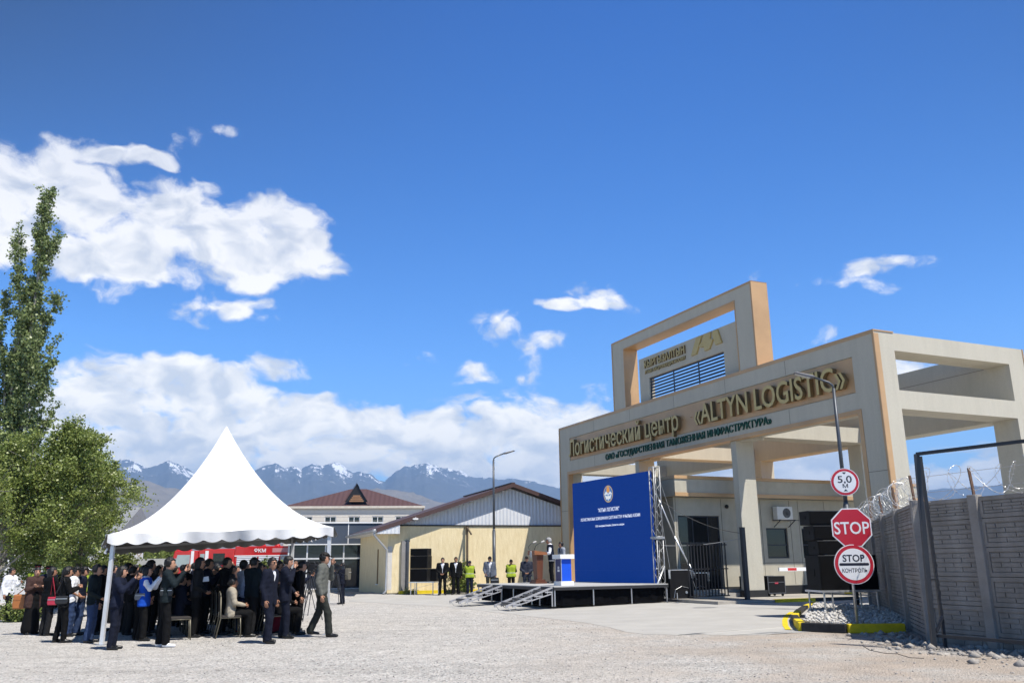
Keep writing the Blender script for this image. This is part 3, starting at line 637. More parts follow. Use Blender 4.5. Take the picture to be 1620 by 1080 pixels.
# LED screen (local x along its face towards the street end, facing -s)
sc = thing('led_screen', 'large blue event screen with white Kyrgyz text standing on the stage', 'screen', Sg(4.97, .66, DZ), SA)
SCW, SCH = 5.72, 4.11
def screen_mat():
    m = bpy.data.materials.new('blue led screen'); m.use_nodes = True; nt = m.node_tree; b = nt.nodes['Principled BSDF']; N = nt.nodes.new; L = nt.links.new
    tc = N('ShaderNodeTexCoord'); n = N('ShaderNodeTexNoise'); n.inputs['Scale'].default_value = 3; n.inputs['Detail'].default_value = 6
    mp = N('ShaderNodeMapping'); mp.inputs['Scale'].default_value = (1, 1.2, 14); L(tc.outputs['Object'], mp.inputs[0]); L(mp.outputs[0], n.inputs['Vector'])
    mx = N('ShaderNodeMix'); mx.data_type = 'RGBA'; L(n.outputs[0], mx.inputs[0]); mx.inputs[6].default_value = (0.003, 0.035, 0.26, 1); mx.inputs[7].default_value = (0.009, 0.060, 0.36, 1)
    b.inputs['Base Color'].default_value = (0.004, 0.012, 0.05, 1); b.inputs['Roughness'].default_value = .8; b.inputs['Specular IOR Level'].default_value = .1; L(mx.outputs[2], b.inputs['Emission Color']); b.inputs['Emission Strength'].default_value = .42
    return m
LED = screen_mat()
ns, nr_ = 13, 9
m = MB()
for i in range(ns):
    for j in range(nr_):
        a, b_ = i*SCW/ns, (i+1)*SCW/ns; c, d = j*SCH/nr_, (j+1)*SCH/nr_; m.box(0, .08, a+.0012, b_-.0012, c+.0012, d-.0012)
m.build('led_panel', LED, sc)
m = MB(); m.box(.082, .16, .02, SCW-.02, .02, SCH-.02); m.build('cabinet_frame', BLACK, sc)
TXT = bpy.data.materials.new('lit white text'); TXT.use_nodes = True; bb = TXT.node_tree.nodes['Principled BSDF']; bb.inputs['Emission Color'].default_value = (.75, .8, .92, 1); bb.inputs['Emission Strength'].default_value = .5
def stext(s, tl, tr, z, h): text_part('screen_text', s, TXT, sc, (-.002, tl, z), (0, -1, 0), (0, 0, 1), tl-tr, h, .004, 0.0)
stext('"АЛТЫН ЛОГИСТИК"', 3.70, 2.15, 2.77, .15)
stext('ЛОГИСТИКАЛЫК БОРБОРУНУН САЛТАНАТТУУ АЧЫЛЫШ АЗЕМИ', 5.10, .75, 2.46, .12)
stext('2025-жылдын 20-майы, Балыкчы шаары', 3.95, 1.85, 2.18, .08)
# round state emblem: gold wreath ring, blue disc, white bird, mountains and rays
m = MB(); E0 = (2.9, 3.46)
def disc(r, d, mi, a0=0, a1=2*math.pi, r2=None):
    n = 40; 
    if r2 is None: m.prism([(E0[0]+r*math.cos(a0+(a1-a0)*k/n), E0[1]+r*math.sin(a0+(a1-a0)*k/n)) for k in range(n)], lambda x, y, z: (-z, x, y), .002, d, mi)
disc(.34, .004, 0); disc(.30, .006, 1)
for k in range(24):
    a = k*math.pi/12; m.prism([(E0[0]+r*math.cos(a+da), E0[1]+r*math.sin(a+da)) for r, da in ((.305, -.05), (.335, 0), (.305, .05))], lambda x, y, z: (-z, x, y), .004, .007, 2)
m.prism([(E0[0]-.30, E0[1]-.02), (E0[0]-.15, E0[1]+.10), (E0[0], E0[1]+.0), (E0[0]+.15, E0[1]+.12), (E0[0]+.30, E0[1]-.02)], lambda x, y, z: (-z, x, y), .006, .008, 3)
m.prism([(E0[0]+.12*math.cos(a), E0[1]+.17+.12*math.sin(a)) for a in np.linspace(0, 2*math.pi, 17)[:-1]], lambda x, y, z: (-z, x, y), .006, .0085, 2)
m.prism([(E0[0]-.26, E0[1]-.02), (E0[0]-.05, E0[1]-.10), (E0[0], E0[1]-.0), (E0[0]+.05, E0[1]-.10), (E0[0]+.26, E0[1]-.02), (E0[0]+.14, E0[1]-.22), (E0[0]+.04, E0[1]-.20), (E0[0], E0[1]-.30), (E0[0]-.04, E0[1]-.20), (E0[0]-.14, E0[1]-.22)], lambda x, y, z: (-z, x, y), .008, .0105, 3)
def emat(name, c, s=.55):
    mm = bpy.data.materials.new(name); mm.use_nodes = True; q = mm.node_tree.nodes['Principled BSDF']; q.inputs['Base Color'].default_value = (.02, .02, .02, 1); q.inputs['Emission Color'].default_value = (*c, 1); q.inputs['Emission Strength'].default_value = s; return mm
m.build('emblem', [emat('lit gold', (.55, .42, .16)), emat('lit blue', (.03, .17, .5)), emat('lit orange', (.75, .33, .06)), emat('lit white', (.8, .85, .9))], sc)
# truss tower beside the screen
TRM = mat('dull aluminium tube', (0.40, 0.405, 0.41), 0.5, metal=0.55, var=0.2, vscale=10)
tr = thing('truss_tower', 'aluminium lattice truss tower at the street end of the screen', 'truss', Sg(4.95, .38), SA)
w = .28; TH = 4.9
def lattice(z0, z1):
    m = MB()
    for a in (0, w):
        for b in (0, w): m.tube([(a, b, z0), (a, b, z1)], .019, 8)
    n = int((z1-z0)/.29); dz = (z1-z0)/n
    for k in range(n):
        for (p, q) in (((0, 0), (w, 0)), ((w, 0), (w, w)), ((w, w), (0, w)), ((0, w), (0, 0))):
            a, b = (p, q) if k % 2 else (q, p); m.tube([(*a, z0+k*dz), (*b, z0+(k+1)*dz)], .008, 5)
    for z in (z0+.02, z1-.02):
        for (p, q) in (((0, 0), (w, 0)), ((w, 0), (w, w)), ((w, w), (0, w)), ((0, w), (0, 0))): m.tube([(*p, z), (*q, z)], .02, 6)
    return m
lattice(.12, 2.26).build('truss_section', TRM, tr, smooth=True); lattice(2.30, TH).build('truss_section', TRM, tr, smooth=True)
m = MB(); m.box(-.05, w+.05, -.05, w+.05, 2.245, 2.315); m.build('connector', TRM, tr)
m = MB(); m.bar((-.85, .14, .08), (2.6, .14, .08), .08, .08); m.bar((.14, -.9, .08), (.14, 1.1, .08), .08, .08)
bs = m.build('base_frame', DARKSTEEL, tr)
for (x, y) in ((-.8, .14), (1.1, .14), (.14, -.85)):
    m = MB(); m.tube([(x, y, .01), (x, y, .34)], .018, 6); m.tube([(x, y, .0), (x, y, .015)], .07, 12); m.build('jack', STEEL, bs)
m = MB(); m.tube([(w, .14, 3.72), (.98, .14, 2.2)], .024, 8); m.tube([(.92, .14, 2.33), (1.77, .14, .85)], .032, 8); m.tube([(1.5, .1, 1.32), (1.80, .1, .75)], .024, 8); m.build('brace', ALU, tr, smooth=True)
m = MB(); m.tube([(w, 0, 1.25), (-.45, -.1, .12)], .032, 8); m.tube([(.14, w, 1.2), (.14, .9, .12)], .03, 8); m.build('brace', ALU, tr, smooth=True)
m = MB(); m.tube([(w, .1, 4.6), (1.7, -.1, .1)], .006, 4); m.tube([(w, .2, 3.9), (.75, .1, .12)], .006, 4); m.build('guy_wire', ALU, tr)
# dimmer cases on the base frame
def flight_case(loc, w, d, h, lab):
    t = thing('flight_case', lab, 'case', loc, SA)
    m = MB(); m.box(-w/2, w/2, -d/2, d/2, 0, h); m.build('case', MATS['black case laminate'], t, bevel=.01)
    m = MB()
    for a in (-1, 1):
        m.box(a*w/2-.05, a*w/2+.05, -d/2-.012, -d/2-.001, h-.09, h); m.box(a*w/2-.045, a*w/2+.03, -d/2-.02, -d/2-.002, h-.32, h-.09)
    m.box(-w/2, w/2, -d/2-.01, -d/2-.001, h-.03, h); m.build('corner', ALU, t)
    m = MB(); m.tube([(w*.2, -d/2-.02, .3), (w*.2, -d/2+.005, .3)], .05, 12); m.tube([(-w*.35, -d/2-.012, .12), (-w*.28, -d/2-.012, .4), (0, -d/2-.012, .52), (w*.3, -d/2-.012, .45)], .008, 4); m.build('connector', STEEL, t)
flight_case(Sg(6.1, .9, .01), 1.05, .8, 1.12, 'black flight case with bright corners behind the truss tower')
flight_case(Sg(7.1, 1.0, .01), .85, .8, 1.0, 'black flight case behind the long truss brace')
def cable(pts, r, lab, mm=None, sag=.0):
    P = []
    for a, b in zip(pts, pts[1:]):
        a = np.array(a); b = np.array(b)
        for k in range(12): t = k/12; q = a+(b-a)*t; q[2] -= sag*4*t*(1-t); P.append(q)
    P.append(np.array(pts[-1])); m = MB(); m.tube(P, r, 5); o = m.build('cable', mm or mat('grey cable', (0.30, 0.30, 0.29), .6)); return tag(o, lab, 'cable')
cable([Sg(5.2, .45, 2.0), G2(-1.3, 7.3, 2.5)], .010, 'lower grey wire strung from the truss tower to the gate post', sag=.10)
cable([Sg(5.2, .45, 3.7), G2(-1.3, 7.3, 2.7)], .009, 'upper slack wire strung from the truss tower to the gate post', mat('dark cable', (0.05, 0.05, 0.05), .6), sag=.25)

# lecterns
def blue_lectern(loc):
    t = thing('lectern', 'bright blue lectern with white top and base on the stage', 'lectern', loc, SA)
    bl = mat('bright blue panel', (0.010, 0.085, 0.62), .4, var=.05); nv = mat('navy panel', (0.02, 0.022, 0.11), .4)
    SC_ = .72; t.scale = (SC_, SC_, .9)
    m = MB(); m.box(-.36, .36, -.36, .36, 0, .16); m.build('base', WHITE, t, bevel=.008)
    m = MB(); m.box(-.28, .28, -.27, .27, .162, 1.0); c = m.build('column', bl, t)
    m = MB(); m.box(-.285, -.281, -.268, .268, .165, .998); m.build('front_panel', nv, c)
    m = MB(); m.box(-.30, -.27, -.29, -.272, .164, .998); m.box(-.30, -.286, .262, .285, .164, .998); m.build('edge_strip', ALU, c)
    m = MB(); m.box(-.288, -.2855, -.10, .10, .52, .60); m.box(-.288, -.2855, -.07, -.03, .62, .72); m.box(-.288, -.2855, .0, .07, .62, .72); m.build('sign', WHITE, c)
    m = MB(); m.box(-.40, .40, -.40, .40, 1.002, 1.17); m.build('top', WHITE, t, bevel=.008)
def wood_lectern(loc):
    wd = mat('varnished wood', (0.085, 0.028, 0.014), .4, col2=(0.14, 0.05, 0.024), stretch=(8, 8, .7), vscale=2.5)
    wt = mat('varnished wood top', (0.22, 0.085, 0.035), .4, col2=(0.30, 0.12, 0.05), stretch=(1, 8, 4), vscale=2.5)
    t = thing('lectern', 'brown varnished wooden lectern with microphones on the stage', 'lectern', loc, SA); t.scale = (.74, .74, .96)
    m = MB(); m.box(-.34, .34, -.34, .34, 0, .08); m.box(-.28, .28, -.28, .28, .082, .16); m.build('base', wd, t, bevel=.006)
    m = MB(); a, b = .15, .20; m.add([(-a,-b,.162),(a,-b,.162),(a,b,.162),(-a,b,.162),(-.2,-.26,1.12),(.2,-.26,1.12),(.2,.26,1.12),(-.2,.26,1.12)], [(0,3,2,1),(4,5,6,7),(0,1,5,4),(1,2,6,5),(2,3,7,6),(3,0,4,7)]); m.build('column', wd, t)
    m = MB(); m.add([(-.40,-.40,1.122),(.36,-.40,1.122),(.36,.40,1.122),(-.40,.40,1.122),(-.40,-.40,1.30),(.36,-.40,1.22),(.36,.40,1.22),(-.40,.40,1.30)], [(0,3,2,1),(4,5,6,7),(0,1,5,4),(1,2,6,5),(2,3,7,6),(3,0,4,7)]); m.build('top', wt, t, bevel=.008)
    m = MB(); m.tube([(-.41-.0, .10*math.cos(q), 1.15+.12*math.sin(q)) for q in np.linspace(0, 2*math.pi, 20)], .02, 5); m.sphere((-.41, 0, 1.15), (.01, .08, .10)); m.build('emblem', mat('plain pale medallion', (0.5, 0.5, 0.48), .5), t)
wood_lectern(Sg(1.85, 4.6, DZ)); blue_lectern(Sg(1.0, 1.0, DZ))
def gooseneck(loc, pts, lab):
    t = thing('microphone', lab, 'microphone', loc, SA); m = MB(); m.tube(pts, .010, 6); m.build('stem', BLACK, t, smooth=True)
    d = np.array(pts[-1])-np.array(pts[-2]); d /= np.linalg.norm(d); e = np.array(pts[-1]); m = MB(); m.tube([e, e+d*.04, e+d*.15, e+d*.19], [.018, .036, .038, .01], 10); m.build('head', mat('pale foam', (0.42, 0.41, 0.39), .9), t, smooth=True)
gooseneck(Sg(1.85, 4.6, DZ+1.27), [(-.2, -.1, 0), (-.15, -.12, .15), (.0, -.12, .25), (.08, -.12, .28)], 'pale microphone in front of the speaking man at the lectern')
gooseneck(Sg(1.85, 4.6, DZ+1.28), [(-.3, .15, 0), (-.32, .15, .12), (-.20, .15, .24), (-.14, .15, .26)], 'second microphone on the far side of the wooden lectern')

# ------------------------------------------------------------------ yellow warehouse
WA = R_(19.0); WK = (-6.47, 44.99, 0)
def Wg(s, t, z=0): return Vector(WK) + Matrix.Rotation(WA, 3, 'Z') @ Vector((s, t, z))
wh = thing('warehouse', 'yellow rendered warehouse with white gable and brown metal roof', 'building', WK, WA)
REND = mat('yellow scratched render', (0.66, 0.54, 0.315), .95, col2=(0.80, 0.685, 0.445), vscale=7, stretch=(1, 1, .22), bump=.6, bscale=22)
def ribbed(name, col, axis, pitch, rough=.5, metal=.0, var=.05):
    m = mat(name, col, rough, metal, var=var, vscale=1.2); nt = m.node_tree; b = nt.nodes['Principled BSDF']; N = nt.nodes.new; L = nt.links.new
    tc = N('ShaderNodeTexCoord'); wv = N('ShaderNodeTexWave'); wv.bands_direction = axis; wv.wave_profile = 'SIN'; wv.inputs['Scale'].default_value = 2*math.pi/20/pitch; L(tc.outputs['Object'], wv.inputs['Vector'])
    bp = N('ShaderNodeBump'); bp.inputs['Strength'].default_value = .9; bp.inputs['Distance'].default_value = .03; L(wv.outputs[0], bp.inputs['Height']); L(bp.outputs[0], b.inputs['Normal']); return m
SIDING = ribbed('white ribbed siding', (0.62, 0.64, 0.67), 'X', .20)
BROWN = ribbed('brown ribbed roof sheet', (0.075, 0.046, 0.042), 'Y', .35, .55)
WW, WD, EZ, PK, PZ = 13.3, 8.6, 3.22, 6.65, 5.62
m = MB(); wall_with_holes(m, 0, WW, 0, 3.46, 0, .25, []); m.box(0, .25, .25, WD, 0, 3.2); m.box(WW-.25, WW, .25, WD, 0, 3.2); m.box(0, WW, WD, WD+.25, 0, 3.2); w_ = m.build('wall', REND, wh)
m = MB(); m.prism([(.45, 3.50), (WW-.45, 3.50), (PK, PZ-.14)], lambda x, y, z: (x, z, y), .03, .2); m.build('gable', SIDING, wh)
m = MB(); m.box(.0, WW, -.05, .24, 3.463, 3.53); m.build('trim', BLACK, wh)
# roof: two thick slopes with overhanging eaves
e0, k = -.70, (PZ-EZ)/(PK+.70); th = .09
m = MB(); F_ = lambda x, y, z: (x, z, y)
m.prism([(e0, EZ), (PK, PZ), (PK, PZ+th), (e0, EZ+th)], F_, -.48, WD+.6); m.prism([(PK+.001, PZ), (WW+.70, EZ), (WW+.70, EZ+th), (PK+.001, PZ+th)], F_, -.48, WD+.6)
rf = m.build('roof', BROWN, wh)
m = MB(); m.prism([(e0, EZ-.10), (PK, PZ-.10), (PK, PZ+th+.02), (e0, EZ+th+.02)], F_, -.51, -.482); m.prism([(PK+.001, PZ-.10), (WW+.70, EZ-.10), (WW+.70, EZ+th+.02), (PK+.001, PZ+th+.02)], F_, -.51, -.482); m.bar((PK, -.51, PZ+.12), (PK, WD+.6, PZ+.12), .22, .05)
m.build('verge', mat('brown flashing', (0.075, 0.043, 0.039), .5), rf)
m = MB(); m.prism([(e0+.05, EZ-.16), (.50, EZ-.16), (.50, EZ+k*1.2-.02), (e0+.05, EZ-.02)], F_, -.478, .0); m.build('eave_box', SIDING, wh)
m = MB(); m.box(e0-.01, -.002, .0, WD+.5, EZ-.10, EZ-.06); m.build('soffit', WHITE, wh)
GUT = mat('pale grey gutter', (0.40, 0.41, 0.42), .4, metal=.3)
m = MB(); 
gx = e0-.09; prof = [(gx+.11*math.cos(a), EZ+.02+.11*math.sin(a)) for a in np.linspace(math.pi, 2*math.pi, 9)]; prof += [(x*.82+gx*.18, y+.012) for x, y in reversed(prof)]
m.prism(prof, F_, -.50, WD+.6); m.build('gutter', GUT, wh)
m = MB(); m.tube([(gx, -.40, EZ-.05), (gx, -.40, EZ-.22), (-.07, -.10, EZ-.95), (-.07, -.10, .28), (-.22, -.18, .12)], .06, 10); m.tube([(gx, -.40, EZ+.06), (gx, -.40, EZ-.10)], [.11, .07], 10); m.build('downpipe', GUT, wh, smooth=True)
m = MB(); 
for q in range(26): m.box(-.02, .22, -.012, -.001, .32+q*.082, .32+q*.082+.072)
m.build('brick_corner', mat('white brick', (0.62, 0.60, 0.57), .85), wh)
m = MB(); m.box(-.03, -.001, 2.6, 2.85, .55, 2.35); m.build('niche', mat('brown slot', (0.20, 0.13, 0.055), .8), wh)
m = MB(); m.box(-.10, -.002, 2.55, 2.9, .50, .545); m.build('sill', WHITE, wh)
for x, h in ((.98, 2.75), (4.15, 3.44)):
    m = MB(); m.box(x-.05, x+.05, -.26, -.16, 0, h); m.box(x-.12, x+.12, -.17, -.02, h-.08, h-.02); m.build('post', mat('brown steel post', (0.10, 0.075, 0.05), .5) if x > 2 else GREYPAINT, wh)
m = MB(); m.tube([(4.15, -.21, 3.38), (4.15, -.95, 3.02)], .05, 6); m.build('bracket_arm', MATS['brown steel post'], wh)
m = MB(); m.box(.98-.3, .98+.1, -.16, -.01, .0, 2.7); m.build('cladding', mat('grey cladding', (0.25, 0.24, 0.23), .7), wh)
m = MB(); m.box(1.2, 1.42, -.60, -.50, 3.76, 3.84); m.bar((1.31, -.51, 3.85), (1.31, -.44, 3.98), .03); m.box(1.14, 1.2, -.585, -.515, 3.77, 3.83); m.build('camera', WHITE, rf)
m = MB(); m.box(0, WW, -.06, -.001, 0, .14); m.build('plinth', MATS['black plinth'], wh)
# striped kerb in front of it
kk = MB(); kk.box(.5, 3.0, -.62, -.42, .004, .26); o = kk.build('kerb', YELLOW, loc=WK, rz=WA); tag(o, 'yellow and black kerb along the warehouse front', 'kerb', kind='structure')
x = 3.0
for i in range(6):
    kk = MB(); L_ = 1.0 if i % 2 == 0 else 1.3; kk.box(x+.004, x+L_, -.62, -.42, .004, .26); kk.build('black_stretch' if i % 2 == 0 else 'yellow_stretch', KBLACK if i % 2 == 0 else YELLOW, o); x += L_

# ------------------------------------------------------------------ dark glazed shop front left of it
gb = thing('glazed_building', 'single storey building with slate grey fascia and dark glazing', 'building', aty(452, 936, 53.5)*np.array([1, 1, 0]), R_(14))
GW = 5.6
m = MB(); m.box(0, GW, .25, 8, 0, 4.0); m.build('wall', mat('dark interior wall', (0.03, 0.035, 0.04), .8), gb)
m = MB(); m.box(-.05, GW+.05, -.15, .247, 2.82, 4.05); m.build('fascia', mat('slate panel', (0.060, 0.075, 0.10), .45, var=.06), gb)
m = MB(); m.box(-.1, GW+.1, -.22, .3, 4.053, 4.13); m.box(-.05, GW+.05, -.17, .2, 2.76, 2.817); m.box(3.55, 3.60, -.165, -.152, 2.82, 4.05); m.build('trim', WHITE, gb)
fr = MB()
for x in np.linspace(.05, GW-.05, 6): fr.box(x-.045, x+.045, .05, .16, .12, 2.755)
for z in (.15, 1.95): fr.box(.0, GW, .04, .155, z-.045, z+.045)
f = fr.build('window_frame', mat('white aluminium frame', (.55, .56, .57), .4), gb); m = MB(); m.box(.0, GW, .10, .12, .0, 2.75); m.build('pane', mat('blue reflecting glass', (0.010, 0.015, 0.024), .06, spec=.35), f)
m = MB(); m.box(-.3, GW+.3, -1.0, .04, .004, .14); m.build('step', MATS['kerb concrete'], gb)

# ------------------------------------------------------------------ two-storey house with hipped roof
hp = aty(449, 850, 76)*np.array([1, 1, 0]); hh = thing('office_house', 'cream two storey house with brown hipped roof and a dark pointed dormer', 'building', hp, R_(7))
HW = 11.9; HD = 10; HE = 6.55
SID2 = mat('cream siding', (0.60, 0.555, 0.48), .85, var=.04, vscale=4)
m = MB(); hw = [(1.35+i*2.05, 2.35+i*2.05, 4.98, 5.72) for i in range(5)]; wall_with_holes(m, 0, HW, 0, HE, 0, .25, hw); m.box(0, .25, .25, HD, 0, HE); m.box(HW-.25, HW, .25, HD, 0, HE); m.box(.25, HW-.25, HD-.25, HD, 0, HE); wa = m.build('wall', SID2, hh)
m = MB()
for z in np.arange(.5, 6.4, .32): m.box(0, HW, -.006, -.0005, z, z+.022)
m.build('siding_joint', mat('siding joint line', (0.45, 0.41, 0.35), .9), wa)  # thin strips a little darker than the siding
for (a, b, c, d) in hw:
    m = MB(); m.box(a+.003, a+.06, .05, .15, c, d); m.box(b-.06, b-.003, .05, .15, c, d); m.box(a+.06, b-.06, .05, .15, d-.06, d-.003); m.box(a+.06, b-.06, .05, .15, c+.003, c+.06); m.box((a+b)/2-.03, (a+b)/2+.03, .055, .145, c+.06, d-.06); f = m.build('window', WHITE, hh)
    m = MB(); m.box(a+.06, b-.06, .09, .10, c+.06, d-.06); m.build('pane', GLASS, f)
R2 = ribbed('brown wavy roof tile', (0.085, 0.045, 0.042), 'X', .42, .6)
ov = .22; rz_ = HE+1.95; xa, xb, ym = 5.3, 6.7, HD/2
m = MB(); A = [(-ov,-ov,HE),(HW+ov,-ov,HE),(HW+ov,HD+ov,HE),(-ov,HD+ov,HE),(xa,ym,rz_),(xb,ym,rz_)]
m.add(A, [(0,1,5,4),(1,2,5),(2,3,4,5),(3,0,4),(3,2,1,0)]); rr = m.build('roof', R2, hh)
m = MB(); m.box(-ov-.03, HW+ov+.03, -ov-.03, -ov, HE-.16, HE+.03); m.box(-ov-.03, -ov, -ov, HD+ov, HE-.16, HE+.03); m.build('eave_board', mat('cream eave', (.55, .50, .42), .7), rr)
dx = 6.1; m = MB(); m.add([(dx-1.05,.1,HE+.35),(dx+1.05,.1,HE+.35),(dx,.1,HE+2.05),(dx,ym-.6,HE+2.05)], [(0,2,3),(1,3,2)]); m.add([(dx-1.17,-.02,HE+.28),(dx,-.02,HE+2.13),(dx,.16,HE+2.13),(dx-1.17,.16,HE+.28)], [(0,1,2,3)]); m.add([(dx+1.17,-.02,HE+.28),(dx,-.02,HE+2.13),(dx,.16,HE+2.13),(dx+1.17,.16,HE+.28)], [(3,2,1,0)])
dm = m.build('dormer', R2, hh)
m = MB(); m.add([(dx-1.0,.13,HE+.4),(dx+1.0,.13,HE+.4),(dx,.13,HE+1.98)], [(0,1,2)]); m.build('opening', BLACK, dm)  # black sheet painted in for the shade inside the dormer
m = MB()
for q in range(4): m.box(dx-.62+q*.10, dx+.62-q*.10, .08, .125, HE+.42+q*.15, HE+.54+q*.15)
m.build('slat', mat('bare timber', (.28, .15, .08), .8), dm)
m = MB()
for x in np.arange(.0, HW, .9): m.bar((x, -ov+.25+.9, HE+.30), (x+.8, -ov+.25+.9, HE+.30), .03)
m.build('snow_guard', STEEL, rr)

# ------------------------------------------------------------------ fire engine, back wall, white house
ft = aty(268, 900, 60)*np.array([1, 1, 0]); fx = thing('fire_engine', 'long red fire engine with pale shutters parked behind the tent', 'fire engine', ft, R_(-2))
RED = mat('fire engine red', (0.50, 0.012, 0.012), .3, var=.06, coat=.5); SHUT = ribbed('pale roller shutter', (0.55, 0.57, 0.60), 'Z', .12, .4)
m = MB(); m.prism([(0, .55), (0, 1.5), (.25, 2.62), (1.9, 2.62), (1.9, .55)], lambda x, y, z: (x, z, y), 0, 2.4); cab = m.build('cab', RED, fx, bevel=.05)
m = MB(); m.prism([(.30, 1.55), (.48, 2.35), (1.35, 2.35), (1.35, 1.55)], lambda x, y, z: (x, z, y), -.02, -.004); m.build('window', mat('pale window', (.30, .36, .36), .08, spec=.8), cab)
m = MB(); m.box(1.42, 1.62, -.035, -.004, .8, 2.6); m.box(.05, .2, -.03, -.004, .8, 1.9); m.build('pillar', WHITE, cab)
m = MB(); m.box(1.92, 4.4, 0, 2.4, .55, 2.72); cc = m.build('crew_cabin', RED, fx, bevel=.05)
m = MB(); m.box(2.4, 2.62, -.03, -.004, .7, 2.6); m.build('door_edge', WHITE, cc)
m = MB(); m.box(2.95, 3.75, -.02, -.004, 1.65, 2.42); m.build('window', GLASS, cc); m = MB(); m.box(2.05, 2.35, -.02, -.004, 1.65, 2.4); m.build('window', MATS['pale window'], cc)
m = MB(); m.box(4.42, 10.6, 0, 2.45, .55, 2.86); bd = m.build('body', RED, fx, bevel=.03)
for i in range(4): a = 4.55+i*1.5; m = MB(); m.box(a+.03, a+1.42, -.02, -.004, .85, 2.18); m.build('shutter', SHUT, bd)
m = MB(); m.box(4.42, 10.6, -.03, -.004, 2.2, 2.27); m.build('stripe', WHITE, bd)
text_part('lettering', 'ӨКМ', WHITE, bd, (5.75, -.01, 2.46), (1, 0, 0), (0, 0, 1), .8, .24, .01, .02)
m = MB(); m.box(7.0, 8.8, -.012, -.003, 2.45, 2.72); m.build('label_plate', mat('pale red panel', (.55, .25, .25), .5), bd)
for x, z in ((.4, 2.64), (1.1, 2.64), (4.9, 2.88), (6.2, 2.88), (7.2, 2.88)): m = MB(); m.sphere((x, .4, z), (.22, .18, .14), 10); m.build('beacon', mat('red beacon', (.5, .03, .03), .2), fx, smooth=True)
m = MB(); 
for y in (.5, .9): m.bar((4.6, y, 3.05), (10.4, y, 3.12), .06)
for x in np.arange(4.8, 10.4, .4): m.bar((x, .5, 3.08), (x, .9, 3.08), .04)
m.build('ladder', ALU, fx)
for x in (1.1, 6.4, 8.7):
    m = MB(); m.tube([(x, -.02, .5), (x, .3, .5)], .5, 20); wq = m.build('wheel', BLACK, fx); m = MB(); m.tube([(x, -.035, .5), (x, 0, .5)], .26, 14); m.build('rim', ALU, wq)
bw = thing('concrete_wall', 'pale grey concrete panel wall behind the tent', 'wall', aty(30, 905, 47)*np.array([1, 1, 0]), R_(3))
PALE = mat('pale concrete panel', (0.40, 0.40, 0.385), .9, var=.08, vscale=1.5)
for i in range(4):
    m = MB(); x = i*2.05
    for q in range(4): m.box(x+.08, x+1.97, .02, .08, .01+q*.5, .495+q*.5)
    m.build('panel', PALE, bw); m = MB(); m.box(x-.075, x+.075, -.03, .13, 0, 2.12); m.build('post', PALE, bw)
    m = MB(); m.bar((x, .05, 2.1), (x-.3, .05, 2.6), .04); m.bar((x, .05, 2.1), (x+.3, .05, 2.6), .04); m.build('wire_support', mat('rusty bracket', (.30, .24, .18), .8), bw)
m = MB()
for z, o_ in ((2.3, .12), (2.45, .2), (2.58, .28)): m.tube([(0-o_, .05, z), (6.2-o_, .05, z)], .008, 4); m.tube([(0+o_, .05, z), (6.2+o_, .05, z)], .008, 4)
m.build('barbed_wire', STEEL, bw)
wl_ = thing('low_wall', 'low white wall in front of the white house at far left', 'wall', aty(5, 905, 42)*np.array([1, 1, 0]), R_(8))
m = MB(); m.box(-4, 4.2, 0, .2, 0, 1.62); m.build('wall', mat('whitewash', (.62, .62, .62), .9), wl_)
for x in (-3.5, -.9, 1.6, 4.1): m = MB(); m.box(x-.12, x+.12, -.04, .24, 0, 1.72); m.build('pier', MATS['whitewash'], wl_)
hs_ = thing('white_house', 'white house with tall barred windows behind the leafy trees', 'building', aty(5, 905, 56)*np.array([1, 1, 0]), R_(8))
m = MB(); hw2 = [(-2.5+i*2.1, -1.3+i*2.1, 1.3, 2.9) for i in range(4)]; wall_with_holes(m, -5, 6.5, 0, 3.9, 0, .3, hw2); m.box(-5, 6.5, .3, 7, 0, 3.8); m.build('wall', MATS['whitewash'], hs_)
for (a, b, c, d) in hw2:
    m = MB()
    for x in (a+.04, (a+b)/2, b-.04): m.box(x-.04, x+.04, .03, .1, c, d)
    for z in (c+.04, d-.5, d-.04): m.box(a, b, .035, .095, z-.035, z+.035)
    f = m.build('window', WHITE, hs_); m = MB(); m.box(a, b, .15, .17, c, d); m.build('pane', GLASS, f)
m = MB(); m.add([(-5.5,-.5,3.9),(7,-.5,3.9),(7,7.5,3.9),(-5.5,7.5,3.9),(-5.5,3.5,5.6),(7,3.5,5.6)], [(0,1,5,4),(2,3,4,5),(0,4,3),(1,2,5),(3,2,1,0)]); m.build('roof', mat('grey roof sheet', (.22, .23, .24), .6), hs_)

